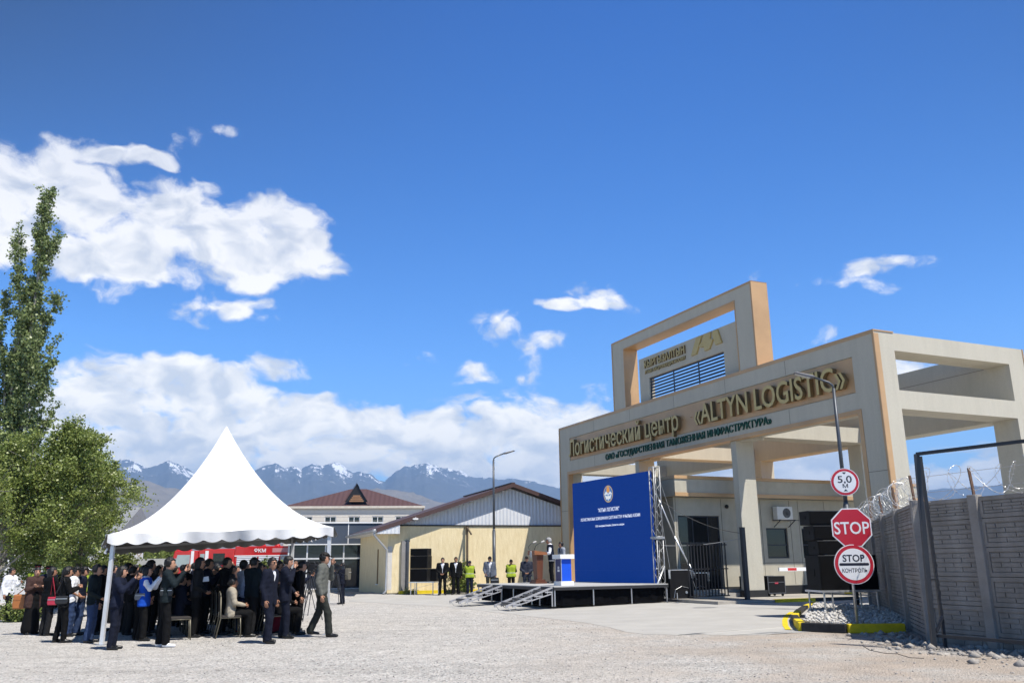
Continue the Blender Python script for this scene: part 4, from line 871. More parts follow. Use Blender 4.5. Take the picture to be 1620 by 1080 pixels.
# ------------------------------------------------------------------ lamp posts
def lamp_post(lab, loc, rz, h=7.15):
    t = thing('street_lamp', lab, 'street lamp', loc, rz, 'slim street lamps')
    m = MB(); m.tube([(0, 0, 0), (0, 0, 3.1)], .085, 12); m.tube([(0, 0, 3.05), (0, 0, 3.2)], [.085, .06], 12); m.tube([(0, 0, 3.2), (0, 0, h-.55)], [.06, .048], 10); m.build('pole', GREYPAINT, t, smooth=True)
    m = MB(); m.tube([(0, 0, h-.56), (.02, 0, h-.45), (.12, 0, h-.36), (.55, 0, h-.18)], .034, 8); m.build('arm', GREYPAINT, t, smooth=True)
    m = MB(); m.prism([(.50, h-.20), (.62, h-.21), (1.12, h-.05), (1.14, h-.02), (1.05, h-.01), (.56, h-.14)], lambda x, y, z: (x, z, y), -.12, .12); hd = m.build('lamp_head', mat('lamp head grey', (.13, .13, .14), .45, metal=.2), t, bevel=.02)
    m = MB(); m.prism([(.66, -.20), (1.10, -.058), (1.095, -.070), (.67, -.212)], lambda x, y, z: (x, z, y+h), -.09, .09); m.build('diffuser', mat('lamp glass', (.5, .5, .48), .2), hd)
    m = MB(); m.tube([(0, 0, 0), (0, 0, .03)], .2, 14); m.build('base_plate', GREYPAINT, t); return t
lamp_post('slim grey street lamp in front of the yellow warehouse', aty(782, 938, 43.6)*np.array([1, 1, 0]), R_(20))
LP = gnd(1357, 971); lamp_post('slim dark street lamp behind the stop signs, arm reaching left', (LP[0], LP[1], 0), R_(172))

# ------------------------------------------------------------------ signs
SRED = mat('sign red', (0.46, 0.012, 0.03), .4, var=.04, spec=.5); SWH = mat('sign white', (.74, .75, .77), .4, var=.03); SBK = mat('sign black', (.012, .014, .03), .5)
def regular(n, r, a0=0): return [(r*math.cos(a0+2*math.pi*k/n), r*math.sin(a0+2*math.pi*k/n)) for k in range(n)]
def plate(m, poly, d0, d1, mi=0): m.prism(poly, lambda x, y, z: (x, -z, y), d0, d1, mi)
def sign_back(t, poly): m = MB(); plate(m, poly, -.004, .012); m.build('plate', mat('grey sign back', (.33, .34, .35), .5, metal=.4), t)
sp_ = gnd(1358, 1000); sr = R_(-9)
s5 = thing('height_limit_sign', 'round red ringed sign reading 5,0 M on the dark lamp pole', 'sign', tuple(aty(1336.5, 762, LP[1]-.14)), R_(-12))
sign_back(s5, regular(48, .405)); m = MB(); plate(m, regular(48, .40), .0125, .015); m.build('border', SWH, s5); m = MB(); plate(m, regular(48, .385), .0155, .018); m.build('ring', SRED, s5); m = MB(); plate(m, regular(48, .315), .0185, .0205); m.build('face', SWH, s5)
text_part('lettering', '5,0', SBK, s5, (-.20, -.0206, -.02), (1, 0, 0), (0, 0, 1), .40, .21, .002, .012); text_part('lettering', 'М', SBK, s5, (-.075, -.0206, -.17), (1, 0, 0), (0, 0, 1), .15, .115, .002, .012)
m = MB(); plate(m, [(-.06, .285), (.06, .285), (0, .225)], .0207, .0225); plate(m, [(-.06, -.27), (.06, -.27), (0, -.21)], .0207, .0225); m.build('arrow', SBK, s5)
m = MB(); m.box(-.1, .1, .0, .12, -.05, .05); m.build('clamp', STEEL, s5)
pp = thing('sign_post', 'thin grey pole carrying the two stop signs', 'pole', (sp_[0], sp_[1], 0), 0)
top_z = aty(1347, 834, sp_[1])[2]+.30; m = MB(); m.tube([(0, 0, -.05), (0, 0, top_z)], .030, 10); m.build('pole', STEEL, pp, smooth=True); m = MB(); m.tube([(0, 0, top_z), (0, 0, top_z+.02)], .034, 10); m.build('cap', BLACK, pp)
so_ = thing('stop_sign', 'red octagonal sign reading STOP', 'sign', tuple(aty(1347, 834, sp_[1]-.05)), sr)
sign_back(so_, regular(8, .455, math.pi/8)); m = MB(); plate(m, regular(8, .452, math.pi/8), .0125, .015); m.build('border', SWH, so_); m = MB(); plate(m, regular(8, .425, math.pi/8), .0155, .018); m.build('face', SRED, so_)
text_part('lettering', 'STOP', SWH, so_, (-.37, -.0185, -.135), (1, 0, 0), (0, 0, 1), .74, .27, .002, .012)
m = MB(); m.box(-.06, .06, .002, .05, -.2, -.16); m.box(-.06, .06, .002, .05, .16, .2); m.build('clamp', STEEL, so_)
sk_ = thing('control_sign', 'round red ringed sign reading STOP over a black bar and КОНТРОЛЬ', 'sign', tuple(aty(1351, 892, sp_[1]-.05)), R_(-6))
sign_back(sk_, regular(48, .425)); m = MB(); plate(m, regular(48, .42), .0125, .015); m.build('border', SWH, sk_); m = MB(); plate(m, regular(48, .405), .0155, .018); m.build('ring', SRED, sk_); m = MB(); plate(m, regular(48, .335), .0185, .0205); m.build('face', SWH, sk_)
text_part('lettering', 'STOP', SBK, sk_, (-.235, -.0206, .06), (1, 0, 0), (0, 0, 1), .47, .15, .002, .02); text_part('lettering', 'КОНТРОЛЬ', SBK, sk_, (-.265, -.0206, -.17), (1, 0, 0), (0, 0, 1), .53, .085, .002, .012)
m = MB(); m.prism([(x*.30+math.copysign(.0, x), y*.028) for x, y in ((-1, -1), (1, -1), (1.06, 0), (1, 1), (-1, 1), (-1.06, 0))], lambda x, y, z: (x, -z, y), .0207, .0225); m.build('bar', SBK, sk_)
m = MB(); m.box(-.06, .06, .002, .05, -.1, -.06); m.build('clamp', STEEL, sk_)

# ------------------------------------------------------------------ island with kerb and white stones
def seg_kerb(p, q, m_, parent, name, h=.19, w=.17):
    p = np.array(p[:2]); q = np.array(q[:2]); m = MB(); d = q-p; L_ = np.linalg.norm(d); d /= L_
    m.bar((*(p+d*.004), h/2), (*(q-d*.004), h/2), w, h); return m.build(name, m_, parent, bevel=.02)
isl = bpy.data.objects.new('kerb', None); COL.objects.link(isl); tag(isl, 'black and yellow kerb stones round the gravel island', 'kerb', kind='structure')
k0 = gnd(1270, 998); k1 = gnd(1341, 1001); k2 = gnd(1428, 1000); b0 = gnd(1262, 991); b1 = gnd(1258, 984); b2 = gnd(1263, 976); b3 = gnd(1275, 967); b4 = gnd(1292, 960)
k2 = k1 + (k2-k1)/np.linalg.norm(k2-k1)*1.22
seg_kerb(k0, k1, KBLACK, isl, 'black_stretch'); seg_kerb(k1, k2, YELLOW, isl, 'yellow_stretch')
for i, (a, b) in enumerate(((k0, b0), (b0, b1), (b1, b2), (b2, b3), (b3, b4))): seg_kerb(a, b, (YELLOW, KBLACK)[i % 2] if i else YELLOW, isl, 'yellow_stretch' if i % 2 == 0 else 'black_stretch')
def stones(name, n, sampler, smin, smax, mats, label, cat, flat=.7):
    base = np.array([(0,0,1),(.9,0,.2),(.3,.85,.25),(-.75,.5,.2),(-.7,-.55,.25),(.28,-.9,.2),(.5,.4,-.6),(-.5,.3,-.6),(0,-.6,-.6)], float)
    tri = np.array([(0,1,2),(0,2,3),(0,3,4),(0,4,5),(0,5,1),(1,6,2),(2,6,7),(2,7,3),(3,7,4),(4,7,8),(4,8,5),(5,8,1),(1,8,6)])
    V = []; Fq = []
    for k in range(n):
        p = sampler(); s = smin*(smax/smin)**(random.random()**2.2); b = base*(1+rng.normal(0, .18, base.shape)); a = random.random()*6.28; c, s_ = math.cos(a), math.sin(a)
        b = b @ np.array([[c, -s_, 0], [s_, c, 0], [0, 0, 1]]).T * np.array([1, random.uniform(.6, 1), flat])*s*.5; V.append(b+np.array(p)); Fq.append(tri+9*k)
    o = np_mesh(name, np.concatenate(V), np.concatenate(Fq), mats); return tag(o, label, cat, kind='stuff')
def island_pt():
    while True:
        u = random.random(); v = random.random()
        p = k0*(1-u)+(k2+np.array([.8, .4, 0]))*u; q = b4*(1-u)+np.array([11.0, 26.5, 0])*u; r = p*(1-v)+q*v
        if r[0] > 6.5+max(0, (21.2-r[1]))*.4: return (r[0], r[1], .10+.06*random.random()+.10*math.sin(min(v, 1)*3.14))
mm_ = MB(); mm_.add([tuple(k0[:2])+(.07,), tuple(k2[:2])+(.07,), (11, 26.5, .10), tuple(b4[:2])+(.07,), tuple(b1[:2])+(.07,)], [(0, 1, 2, 3, 4)]); tag(mm_.build('gravel_bed', mat('stone bed', (.22, .21, .20), .95, bump=.5)), 'bed of the gravel island', 'ground', kind='structure')
stones('white_stones', 4200, island_pt, .05, .15, mat('white stone', (.42, .41, .39), .9, col2=(.62, .60, .57), vscale=6), 'white stones filling the island behind the signs', 'stones')

# ------------------------------------------------------------------ loudspeakers
GRILL = mat('black speaker grille', (0.004, 0.004, 0.0045), .8, var=.3, vscale=30, spec=.1); SPK = mat('black speaker case', (0.013, 0.013, 0.0135), .7, var=.2, spec=.15)
def speaker(loc, rz, w, d, h, lab, group, tilt=0):
    t = thing('loudspeaker', lab, 'loudspeaker', loc, rz, group); t.rotation_euler = (tilt, 0, rz)
    m = MB(); m.box(-w/2, w/2, 0, d, .003, h-.003); m.build('case', SPK, t, bevel=.012)
    m = MB(); m.box(-w/2+.03, w/2-.03, -.016, -.002, .03, h-.03); m.build('grille', GRILL, t)
    for x in (-w/2-.008, w/2+.008): m = MB(); m.box(x-.006, x+.006, d*.35, d*.65, h*.4, h*.6); m.build('handle', mat('dark handle', (.012, .012, .012), .7, spec=.15), t)
    m = MB(); m.box(-w/2+.0, w/2-.0, -.012, -.001, h-.022, h-.010); m.build('edge', mat('lighter edge', (.06, .06, .062), .5), t); return t  # lighter strip along the top edge sets the stacked boxes apart
def table(loc, rz, w, d, h, lab):
    t = thing('platform_table', lab, 'table', loc, rz)
    m = MB(); m.box(-w/2, w/2, -d/2, d/2, h-.05, h); m.build('top', ALU, t)
    for x in (-w/2+.08, w/2-.08):
        for y in (-d/2+.06, d/2-.06): m = MB(); m.tube([(x, y, 0), (x, y, h-.05)], .026, 8); m.build('leg', STEEL, t)
    m = MB(); m.bar((-w/2+.3, -d/2+.06, 0), (-w/2+.3, -d/2+.06, h-.06), .03); m.bar((-w/2+.08, -d/2+.06, .25), (w/2-.08, -d/2+.06, h-.1), .012); m.build('brace', STEEL, t); return t
tb = aty(664, 938, 44.0); tx, ty = tb[0]+.24, 44.0; TR = R_(-15)
table((tx, ty, .09), TR, 1.32, .9, .62, 'low metal table carrying loudspeakers by the yellow wall')
ox = -.28
speaker((tx+ox, ty-.3, .71), TR, .92, .62, .62, 'large black loudspeaker lowest on the table by the yellow wall', 'loudspeakers by the warehouse')
speaker((tx+ox, ty-.3, 1.33), TR, .92, .62, .62, 'large black loudspeaker second up by the yellow wall', 'loudspeakers by the warehouse')
speaker((tx+ox, ty-.28, 1.95), TR, .92, .56, .35, 'flat black loudspeaker topmost of the stack by the yellow wall', 'loudspeakers by the warehouse')
speaker((tx+.43, ty-.05, .71), TR, .36, .40, .62, 'small black loudspeaker standing beside the tall stack by the yellow wall', 'loudspeakers by the warehouse')
ta = gnd(1312, 983); tb_ = gnd(1384, 980); tc_ = (ta+tb_)/2+np.array([-.02, .42, 0]); TR2 = R_(8)
table((tc_[0], tc_[1], .06), TR2, 1.62, .95, .70, 'metal table on the white stones carrying a tall loudspeaker stack')
def T2(x, y, z): c, s = math.cos(TR2), math.sin(TR2); return (tc_[0]+x*c-y*s, tc_[1]+x*s+y*c, z)
speaker(T2(-.40, -.42, .76), TR2, .80, .75, .88, 'black bass loudspeaker at left on the metal table behind the control sign', 'loudspeakers behind the signs')
speaker(T2(.42, -.40, .76), TR2, .80, .75, .88, 'black bass loudspeaker at right on the metal table beside the concrete fence', 'loudspeakers behind the signs')
for k, lab in enumerate(('black line loudspeaker directly on the bass boxes behind the control sign', 'middle of three black line loudspeakers behind the stop sign', 'upper black line loudspeaker level with the stop sign top')):
    speaker(T2(-.16-.07*k, -.40+.03*k, 1.645+k*.385), TR2, 1.22, .55, .37, lab, 'loudspeakers behind the signs')

# ------------------------------------------------------------------ concrete panel fence with razor wire
FENC = mat('grey concrete panel', (0.235, 0.215, 0.195), .95, col2=(0.335, 0.31, 0.285), vscale=2.2, bump=.5, bscale=60, detail=8, streak=.25)
FPOST = mat('grey concrete post', (0.27, 0.25, 0.23), .95, var=.15, vscale=3, bump=.45, bscale=50)
fence = thing('concrete_fence', 'tall grey concrete fence of brick patterned panels beside the track', 'fence')
FH = 2.60
A = gnd(1414.6, 982.6); B = gnd(1434, 997); C_ = gnd(1475, 1016)
dv = (C_-B)/np.linalg.norm(C_-B)
dv = (C_-A)/np.linalg.norm(C_-A); fp = [C_ - dv*2.9*i for i in range(5)]; 
bend = np.array([math.sin(R_(20)), -math.cos(R_(20)), 0])
fp2 = [C_ + bend*1.40*i for i in range(6)]
def bay(p, q):
    p = np.array(p); q = np.array(q); d = q-p; L_ = np.linalg.norm(d); d /= L_; n = np.array([d[1], -d[0], 0])      # n: outer side
    if n@(np.array([0, 0, 0])-p) < 0: n = -n
    m = MB(); hgt = FH/5.2; BK_ = True
    def bx(a0, a1, z0, z1, d0, d1):
        c = [p+d*a+n*e+np.array([0, 0, z]) for z in (z0, z1) for e in (d0, d1) for a in (a0, a1)]
        m.add([c[0], c[1], c[3], c[2], c[4], c[5], c[7], c[6]], [(0,3,2,1),(4,5,6,7),(0,1,5,4),(1,2,6,5),(2,3,7,6),(3,0,4,7)])
    bx(.04, L_-.04, -.25, FH-.03, -.085, -.052)
    for k in range(6):
        z0 = -.30+k*hgt+.006; z1 = min(z0+hgt-.012, FH-.02)
        if z1-z0 < .1: continue
        a0, a1 = .05, L_-.05; fw = .10
        bx(a0, a1, z0, z1, -.05, -.02); bx(a0, a1, z0, z0+fw*.7, -.02, .012); bx(a0, a1, z1-fw*.7, z1, -.02, .012); bx(a0, a0+fw, z0+fw*.7, z1-fw*.7, -.02, .012); bx(a1-fw, a1, z0+fw*.7, z1-fw*.7, -.02, .012)
        rows = 4; rh = (z1-z0-fw*1.4-.02)/rows
        for r in range(rows):
            zz = z0+fw*.7+.012+r*rh; x = a0+fw+.012-(r % 2)*.19; 
            while x < a1-fw-.02:
                x2 = min(x+.37, a1-fw-.012); xs_ = max(x, a0+fw+.012)
                if x2-xs_ > .04: bx(xs_, x2, zz, zz+rh-.016, -.02, random.uniform(-.004, .004))
                x += .388
    m.build('panel', FENC, fence)
for i in range(4): bay(fp[i+1], fp[i])
for i in range(5): bay(fp2[i], fp2[i+1])
for p in fp+fp2[1:]:
    m = MB(); dd_ = bend if any(p is q for q in fp2) else dv; m.bar((p[0], p[1], -.1), (p[0], p[1], FH+.02), .17, .19, up=dd_); m.build('post', FPOST, fence, bevel=.012)
RUST = mat('rusty angle iron', (.16, .095, .065), .85, var=.3, vscale=12)
for p in fp+fp2[1:]: m = MB(); m.bar((p[0], p[1], FH+.02), (p[0]-.03, p[1], FH+.50), .04); m.build('wire_support', RUST, fence)
rw = MB(); barb = []
def coil(pts, r, pitch, ph):
    P = []; L0 = 0
    for a, b in zip(pts, pts[1:]):
        a = np.array(a); b = np.array(b); d = b-a; L_ = np.linalg.norm(d); d /= L_; n = np.array([-d[1], d[0], 0]); N_ = int(L_/pitch*34)
        for k in range(N_):
            t = k/N_*L_; an = ph+(L0+t)/pitch*2*math.pi; rr = r*(1+.22*math.sin((L0+t)*2.1+ph)+.12*math.sin(an*.37)); lean = .55*math.sin((L0+t)*3.7+ph)
            P.append(a+d*(t+lean*rr*math.sin(an)*1.3)+n*rr*math.cos(an)*.8+np.array([0, 0, FH+.27+rr*math.sin(an)*.95]))
        L0 += L_
    return P
wire_pts = [fp[4], fp[3], fp[2], fp[1], fp[0], fp2[1], fp2[2], fp2[3], fp2[4], fp2[5]]
for ph, pit in ((0, .62), (2.4, .85)):
    P = coil(wire_pts, .27, pit, ph); rw.tube(P, .0042, 4, cap=False)
    for k in range(0, len(P)-1, 2):
        d = P[k+1]-P[k]; d /= np.linalg.norm(d)+1e-9; q = np.cross(d, [0.3, .5, .8]); q /= np.linalg.norm(q); rw.bar(P[k]-q*.022, P[k]+q*.020, .010, .004)
rw.build('razor_wire', mat('bright galvanised wire', (.60, .60, .60), .35, metal=.6), fence)
for z in (FH+.14, FH+.44):
    m = MB(); m.tube([np.array([p[0]-.02, p[1], z]) for p in wire_pts], .004, 4); m.build('support_wire', STEEL, fence)
# open steel gate leaf leaning in front of it
lg = thing('gate_leaf_frame', 'bare dark steel gate frame leaning on the concrete fence', 'gate frame')
h0 = gnd(1478, 1027); h1 = gnd(1496, 1024); 
def zat(u, v, y): return aty(u, v, y)
tpz = zat(1450, 718, h0[1]); far = np.array([bend[0], bend[1], 0])
m = MB(); m.bar((h0[0], h0[1], -.05), (tpz[0], h0[1], tpz[2]), .075, .075); m.build('hinge_post', DARKSTEEL, lg)
tp2 = np.array([tpz[0]+.07, tpz[1]+.02, tpz[2]-.04]); m = MB(); m.bar((h1[0], h1[1], 0), tp2, .05, .05); m.build('stile', DARKSTEEL, lg)
tend = aty(1700, 688, 13.6); bend_ = aty(1700, 1022, 13.6); bst = aty(1483, 1005, h0[1])
m = MB(); m.bar(tpz, tend, .06, .06); m.build('rail', DARKSTEEL, lg); m = MB(); m.bar(bst, bend_, .05, .05); m.build('rail', DARKSTEEL, lg)
m = MB(); m.bar(aty(1481, 1000, h0[1]), aty(1491, 974, h0[1]+.12), .04, .04); m.bar(aty(1468, 916, h0[1]), aty(1481, 916, h0[1]+.1), .03, .03); m.build('brace', DARKSTEEL, lg)
m = MB(); m.bar(bend_, (bend_[0], bend_[1], -.05), .06); m.bar(tend, bend_, .06); m.build('stile', DARKSTEEL, lg)
# rubble along its foot
def rubble_pt():
    while True:
        t = random.random(); 
        if random.random() < .45: p = fp[0]+(fp[2]-fp[0])*t
        else: p = fp2[0]+(fp2[3]-fp2[0])*t
        n = np.array([-.83, -.55, 0]); e = abs(random.gauss(0, .75)); q = p+n*(.1+e)
        return (q[0]+random.uniform(-.1, .1), q[1]+random.uniform(-.1, .1), .0+.02*random.random())
stones('rubble', 900, rubble_pt, .03, .24, mat('rubble stone', (.24, .22, .20), .95, col2=(.40, .375, .345), vscale=5, bump=.4), 'broken stones and earth along the foot of the concrete fence', 'rubble', .6)
def loose_pt():
    y = 9.5+16*random.random()**1.6; return (random.uniform(-.62, .62)*y, y, .004)
stones('loose_stones', 2600, loose_pt, .012, .05, mat('loose stone', (.20, .19, .18), .95, col2=(.50, .47, .44), vscale=3), 'loose stones scattered over the gravel yard', 'stones', .7)
# a stiff dark cable half buried on the track
def twig(pts, r, lab):
    m = MB(); m.tube([gnd(u, v)+np.array([0, 0, r]) for u, v in pts], r, 5); tag(m.build('cable', mat('dark buried cable', (.05, .045, .04), .8)), lab, 'cable')
twig([(1366, 1022), (1376, 1028), (1400, 1033), (1420, 1034), (1440, 1040), (1462, 1041)], .005, 'dark cable half buried in the earth near the steel frame')

# ------------------------------------------------------------------ pagoda tent
TA = R_(24.5)
a0 = gnd(157, 1020); tent = thing('pagoda_tent', 'white pointed pagoda tent with scalloped valance shading the crowd', 'tent')
cs, sn = math.cos(TA), math.sin(TA); ssv = np.array([cs, sn, 0]); ddv = np.array([-sn, cs, 0]); TL = 4.72
cA, cB, cC, cD = a0, a0+ssv*TL, a0+ssv*TL+ddv*TL, a0+ddv*TL
def at_z(p, z): return np.array([p[0], p[1], z])
zA, zB, zC, zD = 2.21, 2.40, 2.36, 2.08
eav = [at_z(cA+(cA-cC)*.012, zA), at_z(cB, zB), at_z(cC, zC), at_z(cD, zD)]
ctr = (cA+cB+cC+cD)/4; apx = aty(344, 674, ctr[1]); apex = np.array([ctr[0]+.06, ctr[1], apx[2]])
ne, nh = 26, 22
V = []; Fq = []
for k in range(4):
    e0_, e1_ = eav[k], eav[(k+1) % 4]; base = len(V)
    for j in range(nh+1):
        t = j/nh; w = (1-t)**1.0; zf = t**2.05*.80+t*.20
        for i in range(ne+1):
            s = i/ne; p = e0_*(1-s)+e1_*s; inward = .10*math.sin(math.pi*s)*math.sin(math.pi*min(1, t*1.2))
            c = np.array([ctr[0], ctr[1]]); xy = c+(p[:2]-c)*(1-t)*(1-inward) + (apex[:2]-c)*t; z = p[2]+(apex[2]-p[2])*zf - .02*math.sin(math.pi*s)*(1-t)
            z += .012*math.sin(s*23+t*9)*math.exp(-t*9)
            V.append((*xy, z))
    for j in range(nh):
        for i in range(ne): q = base+j*(ne+1)+i; Fq.append((q, q+1, q+ne+2, q+ne+1))
V = np.array(V); co = np_mesh('canopy', V, np.array(Fq), PVC, tent, smooth=True)
bmm = bmesh.new(); bmm.from_mesh(co.data); bmesh.ops.remove_doubles(bmm, verts=bmm.verts, dist=.004); bmesh.ops.recalc_face_normals(bmm, faces=bmm.faces); bmm.to_mesh(co.data); bmm.free()
TSHADE = mat('grey tent shade layer', (.30, .30, .295), .8, var=.05, vscale=2)  # grey layer added under the white cloth to darken the tent's underside
shd = co.copy(); shd.data = co.data.copy(); shd.name = 'underside_shade'; COL.objects.link(shd); shd.data.materials.clear(); shd.data.materials.append(TSHADE)
for vv in shd.data.vertices: vv.co.z -= .022; vv.co.x = ctr[0]+(vv.co.x-ctr[0])*.994; vv.co.y = ctr[1]+(vv.co.y-ctr[1])*.994
for k in range(4):
    e0_, e1_ = eav[k], eav[(k+1) % 4]; V = []; Fq = []; n = 110; L_ = np.linalg.norm(e1_-e0_); out = np.array([(e1_-e0_)[1], -(e1_-e0_)[0], 0])/L_
    for i in range(n+1):
        s = i/n; p = e0_*(1-s)+e1_*s; ph = s*L_/.385*math.pi; drop = .17+.06*abs(math.sin(ph))
        fold = .045*math.sin(s*31+k)+.06*math.sin(s*9+k*2)+.015*math.sin(s*83)
        for j in range(5):
            t = j/4; z = p[2]-.02*math.sin(math.pi*s)-drop*t+(.012*math.sin(s*23) if t == 0 else 0); q = p+out*(.012+fold*t)
            V.append((q[0], q[1], z))
    for i in range(n):
        for j in range(4): q = i*5+j; Fq.append((q, q+5, q+6, q+1))
    o = np_mesh('valance', np.array(V), np.array(Fq), mat('shaded white valance cloth', (0.60, 0.60, 0.60), 0.7, var=.07, vscale=3, bump=.2, bscale=6), tent, smooth=True)  # cloth greyed so the upright valance carries its shade in the colour
    np_mesh('valance_shade', np.array(V)-out*.012-np.array([0, 0, -.004]), np.array(Fq), TSHADE, tent, smooth=True)
for p, z in ((cA, zA), (cB, zB), (cC, zC), (cD, zD)):
    inn = (ctr-p)/np.linalg.norm(ctr-p); top = at_z(p+inn*.10, z-.02); m = MB(); m.bar(at_z(p+inn*.06, 0), top, .075, .075); lg_ = m.build('leg', mat('white aluminium post', (.58, .59, .60), .4, metal=.2), tent)
    m = MB(); m.box(-.09, .09, -.09, .09, 0, .02); m.build('foot', STEEL, lg_, loc=tuple(at_z(p+inn*.06, 0)))
m = MB()
for k in range(4): i0_ = (ctr-eav[k]); i1_ = (ctr-eav[(k+1) % 4]); m.bar(eav[k]+np.array([*(i0_[:2]*.03), -.06]), eav[(k+1) % 4]+np.array([*(i1_[:2]*.03), -.06]), .06, .06)
m.build('eave_rail', MATS['white aluminium post'], tent)

# ------------------------------------------------------------------ trees
def leaf_mat(name, c1, c2):
    m = bpy.data.materials.new(name); m.use_nodes = True; nt = m.node_tree; b = nt.nodes['Principled BSDF']; N = nt.nodes.new; L = nt.links.new
    g = N('ShaderNodeNewGeometry'); mx = N('ShaderNodeMix'); mx.data_type = 'RGBA'; L(g.outputs['Random Per Island'], mx.inputs[0]); mx.inputs[6].default_value = (*c1, 1); mx.inputs[7].default_value = (*c2, 1)
    L(mx.outputs[2], b.inputs['Base Color']); b.inputs['Roughness'].default_value = .42; b.inputs['Specular IOR Level'].default_value = .5
    o = nt.nodes['Material Output']; t = N('ShaderNodeBsdfTranslucent'); ms = N('ShaderNodeMixShader'); ms.inputs[0].default_value = .34
    L(mx.outputs[2], t.inputs[0]); L(b.outputs[0], ms.inputs[1]); L(t.outputs[0], ms.inputs[2]); L(ms.outputs[0], o.inputs[0]); return m
LEAF_P = leaf_mat('poplar leaf', (0.082, 0.130, 0.036), (0.33, 0.39, 0.17)); LEAF_T = leaf_mat('leafy tree leaf', (0.115, 0.165, 0.030), (0.31, 0.36, 0.105)); LEAF_Y = leaf_mat('young leaf', (0.10, 0.13, 0.02), (0.22, 0.25, 0.07))
BARK = mat('pale bark', (0.20, 0.185, 0.16), .9, col2=(0.38, 0.36, 0.32), vscale=5, stretch=(1, 1, .35), bump=.5, bscale=25); BARKD = mat('grey bark', (0.085, 0.075, 0.06), .9, col2=(0.19, 0.17, 0.14), vscale=6, stretch=(1, 1, .35), bump=.5, bscale=25)
def leaves(pts, size, mats, parent, name='crown', droop=.3):
    """one leaf-sized folded quad per point"""
    n = len(pts); P = np.array(pts); s = size*rng.uniform(.6, 1.35, n)
    th = rng.uniform(0, 2*np.pi, n); ph = np.arccos(rng.uniform(-.9, .9, n))
    d = np.stack([np.sin(ph)*np.cos(th), np.sin(ph)*np.sin(th), np.cos(ph)*.8-droop], -1); d /= np.linalg.norm(d, axis=1)[:, None]
    r = rng.normal(size=(n, 3)); w = np.cross(d, r); w /= np.linalg.norm(w, axis=1)[:, None]; nn = np.cross(d, w)
    a = P - d*s[:, None]*.5; c = P + d*s[:, None]*.5; b = P + w*s[:, None]*.42 + nn*s[:, None]*.12; e = P - w*s[:, None]*.42 + nn*s[:, None]*.12
    V = np.stack([a, b, c, e], 1).reshape(-1, 3); return np_mesh(name, V, np.arange(4*n).reshape(-1, 4), mats, parent)
def branch_path(p, d, L_, n=6, up=.0, jit=.12):
    p = np.array(p, float); d = np.array(d, float); d /= np.linalg.norm(d); out = [p.copy()]
    for k in range(n):
        d = d + rng.normal(0, jit, 3)*.5 + np.array([0, 0, up]); d /= np.linalg.norm(d); p = p + d*L_/n; out.append(p.copy())
    return out
# the tall poplar: several stems rising steeply, every branch a plume of leaves of its own
pb = gnd(-12, 930); pd = 36.0; pb = aty(-6, 905, pd)*np.array([1, 1, 0])
pop = thing('poplar_tree', 'tall narrow poplar with several pale upright stems at far left', 'tree', tuple(pb))
top = aty(72, 306, pd)-pb; H = top[2]
tm = MB(); LP_ = []
def stem(p0, p1, r0, r1, bulge=0.0, n=10):
    p0 = np.array(p0); p1 = np.array(p1); out = []
    for k in range(n+1):
        t = k/n; q = p0+(p1-p0)*t; q[0] += bulge*math.sin(math.pi*t)+.05*math.sin(t*9+p0[0]); q[1] += .06*math.sin(t*7); out.append(q)
    tm.tube(out, [r0+(r1-r0)*(k/n) for k in range(n+1)], 8); return np.array(out)
def P3(u, v, dy=0.0): return aty(u, v, pd+dy)-pb
main = stem((0, 0, 0), P3(70, 318), .20, .02, bulge=.25)
plumes = [((60, 425), (78, 304)), ((50, 470), (97, 364)), ((24, 560), (27, 362)), ((42, 560), (93, 470)), ((34, 620), (84, 545)), ((8, 640), (8, 470)), ((18, 620), (38, 500)), ((14, 700), (56, 520)), ((10, 760), (70, 600)), ((28, 600), (60, 470)), ((0, 760), (-20, 540)), ((10, 800), (84, 640)), ((4, 830), (60, 650)), ((0, 800), (-34, 600)), ((16, 740), (20, 560)), ((2, 860), (46, 690)), ((-5, 860), (-66, 680)), ((0, 870), (60, 740)), ((6, 830), (-10, 660)), ((8, 780), (34, 610)), ((36, 520), (48, 440)), ((-4, 850), (-30, 700)), ((6, 880), (30, 760)), ((10, 880), (74, 790)), ((20, 700), (80, 570)), ((26, 660), (70, 510)), ((6, 720), (26, 540)), ((-2, 840), (-46, 640)), ((12, 850), (86, 700)), ((0, 700), (-16, 560)), ((30, 640), (48, 540)), ((4, 800), (16, 640))]
tips = []
for (b_, t_) in plumes:
    dy = random.uniform(-1.3, 1.3); q0 = P3(*b_); z = q0[2]; k = np.clip(z/H, 0, 1);  q1 = P3(*t_, dy); tips.append(stem(q0, q1, .06*(1-k)+.02, .008, bulge=-.15+.3*random.random(), n=8))
tm.build('trunk', BARK, pop, smooth=True)
for path in tips+[main[6:]]:
    L_ = np.linalg.norm(path[-1]-path[0]); nc = int(L_*19)
    for k in range(nc):
        t = .14+.86*random.random()**.85; i = min(int(t*(len(path)-1)), len(path)-2); f = t*(len(path)-1)-i; c = path[i]*(1-f)+path[i+1]*f; w = .125*(1-.35*t)+.03
        c = c+rng.normal(0, 1, 3)*np.array([w, w, .22]); m_ = random.randint(14, 30); LP_.append(c+rng.normal(0, .085, (m_, 3)))
leaves(np.concatenate(LP_), .115, LEAF_P, pop)

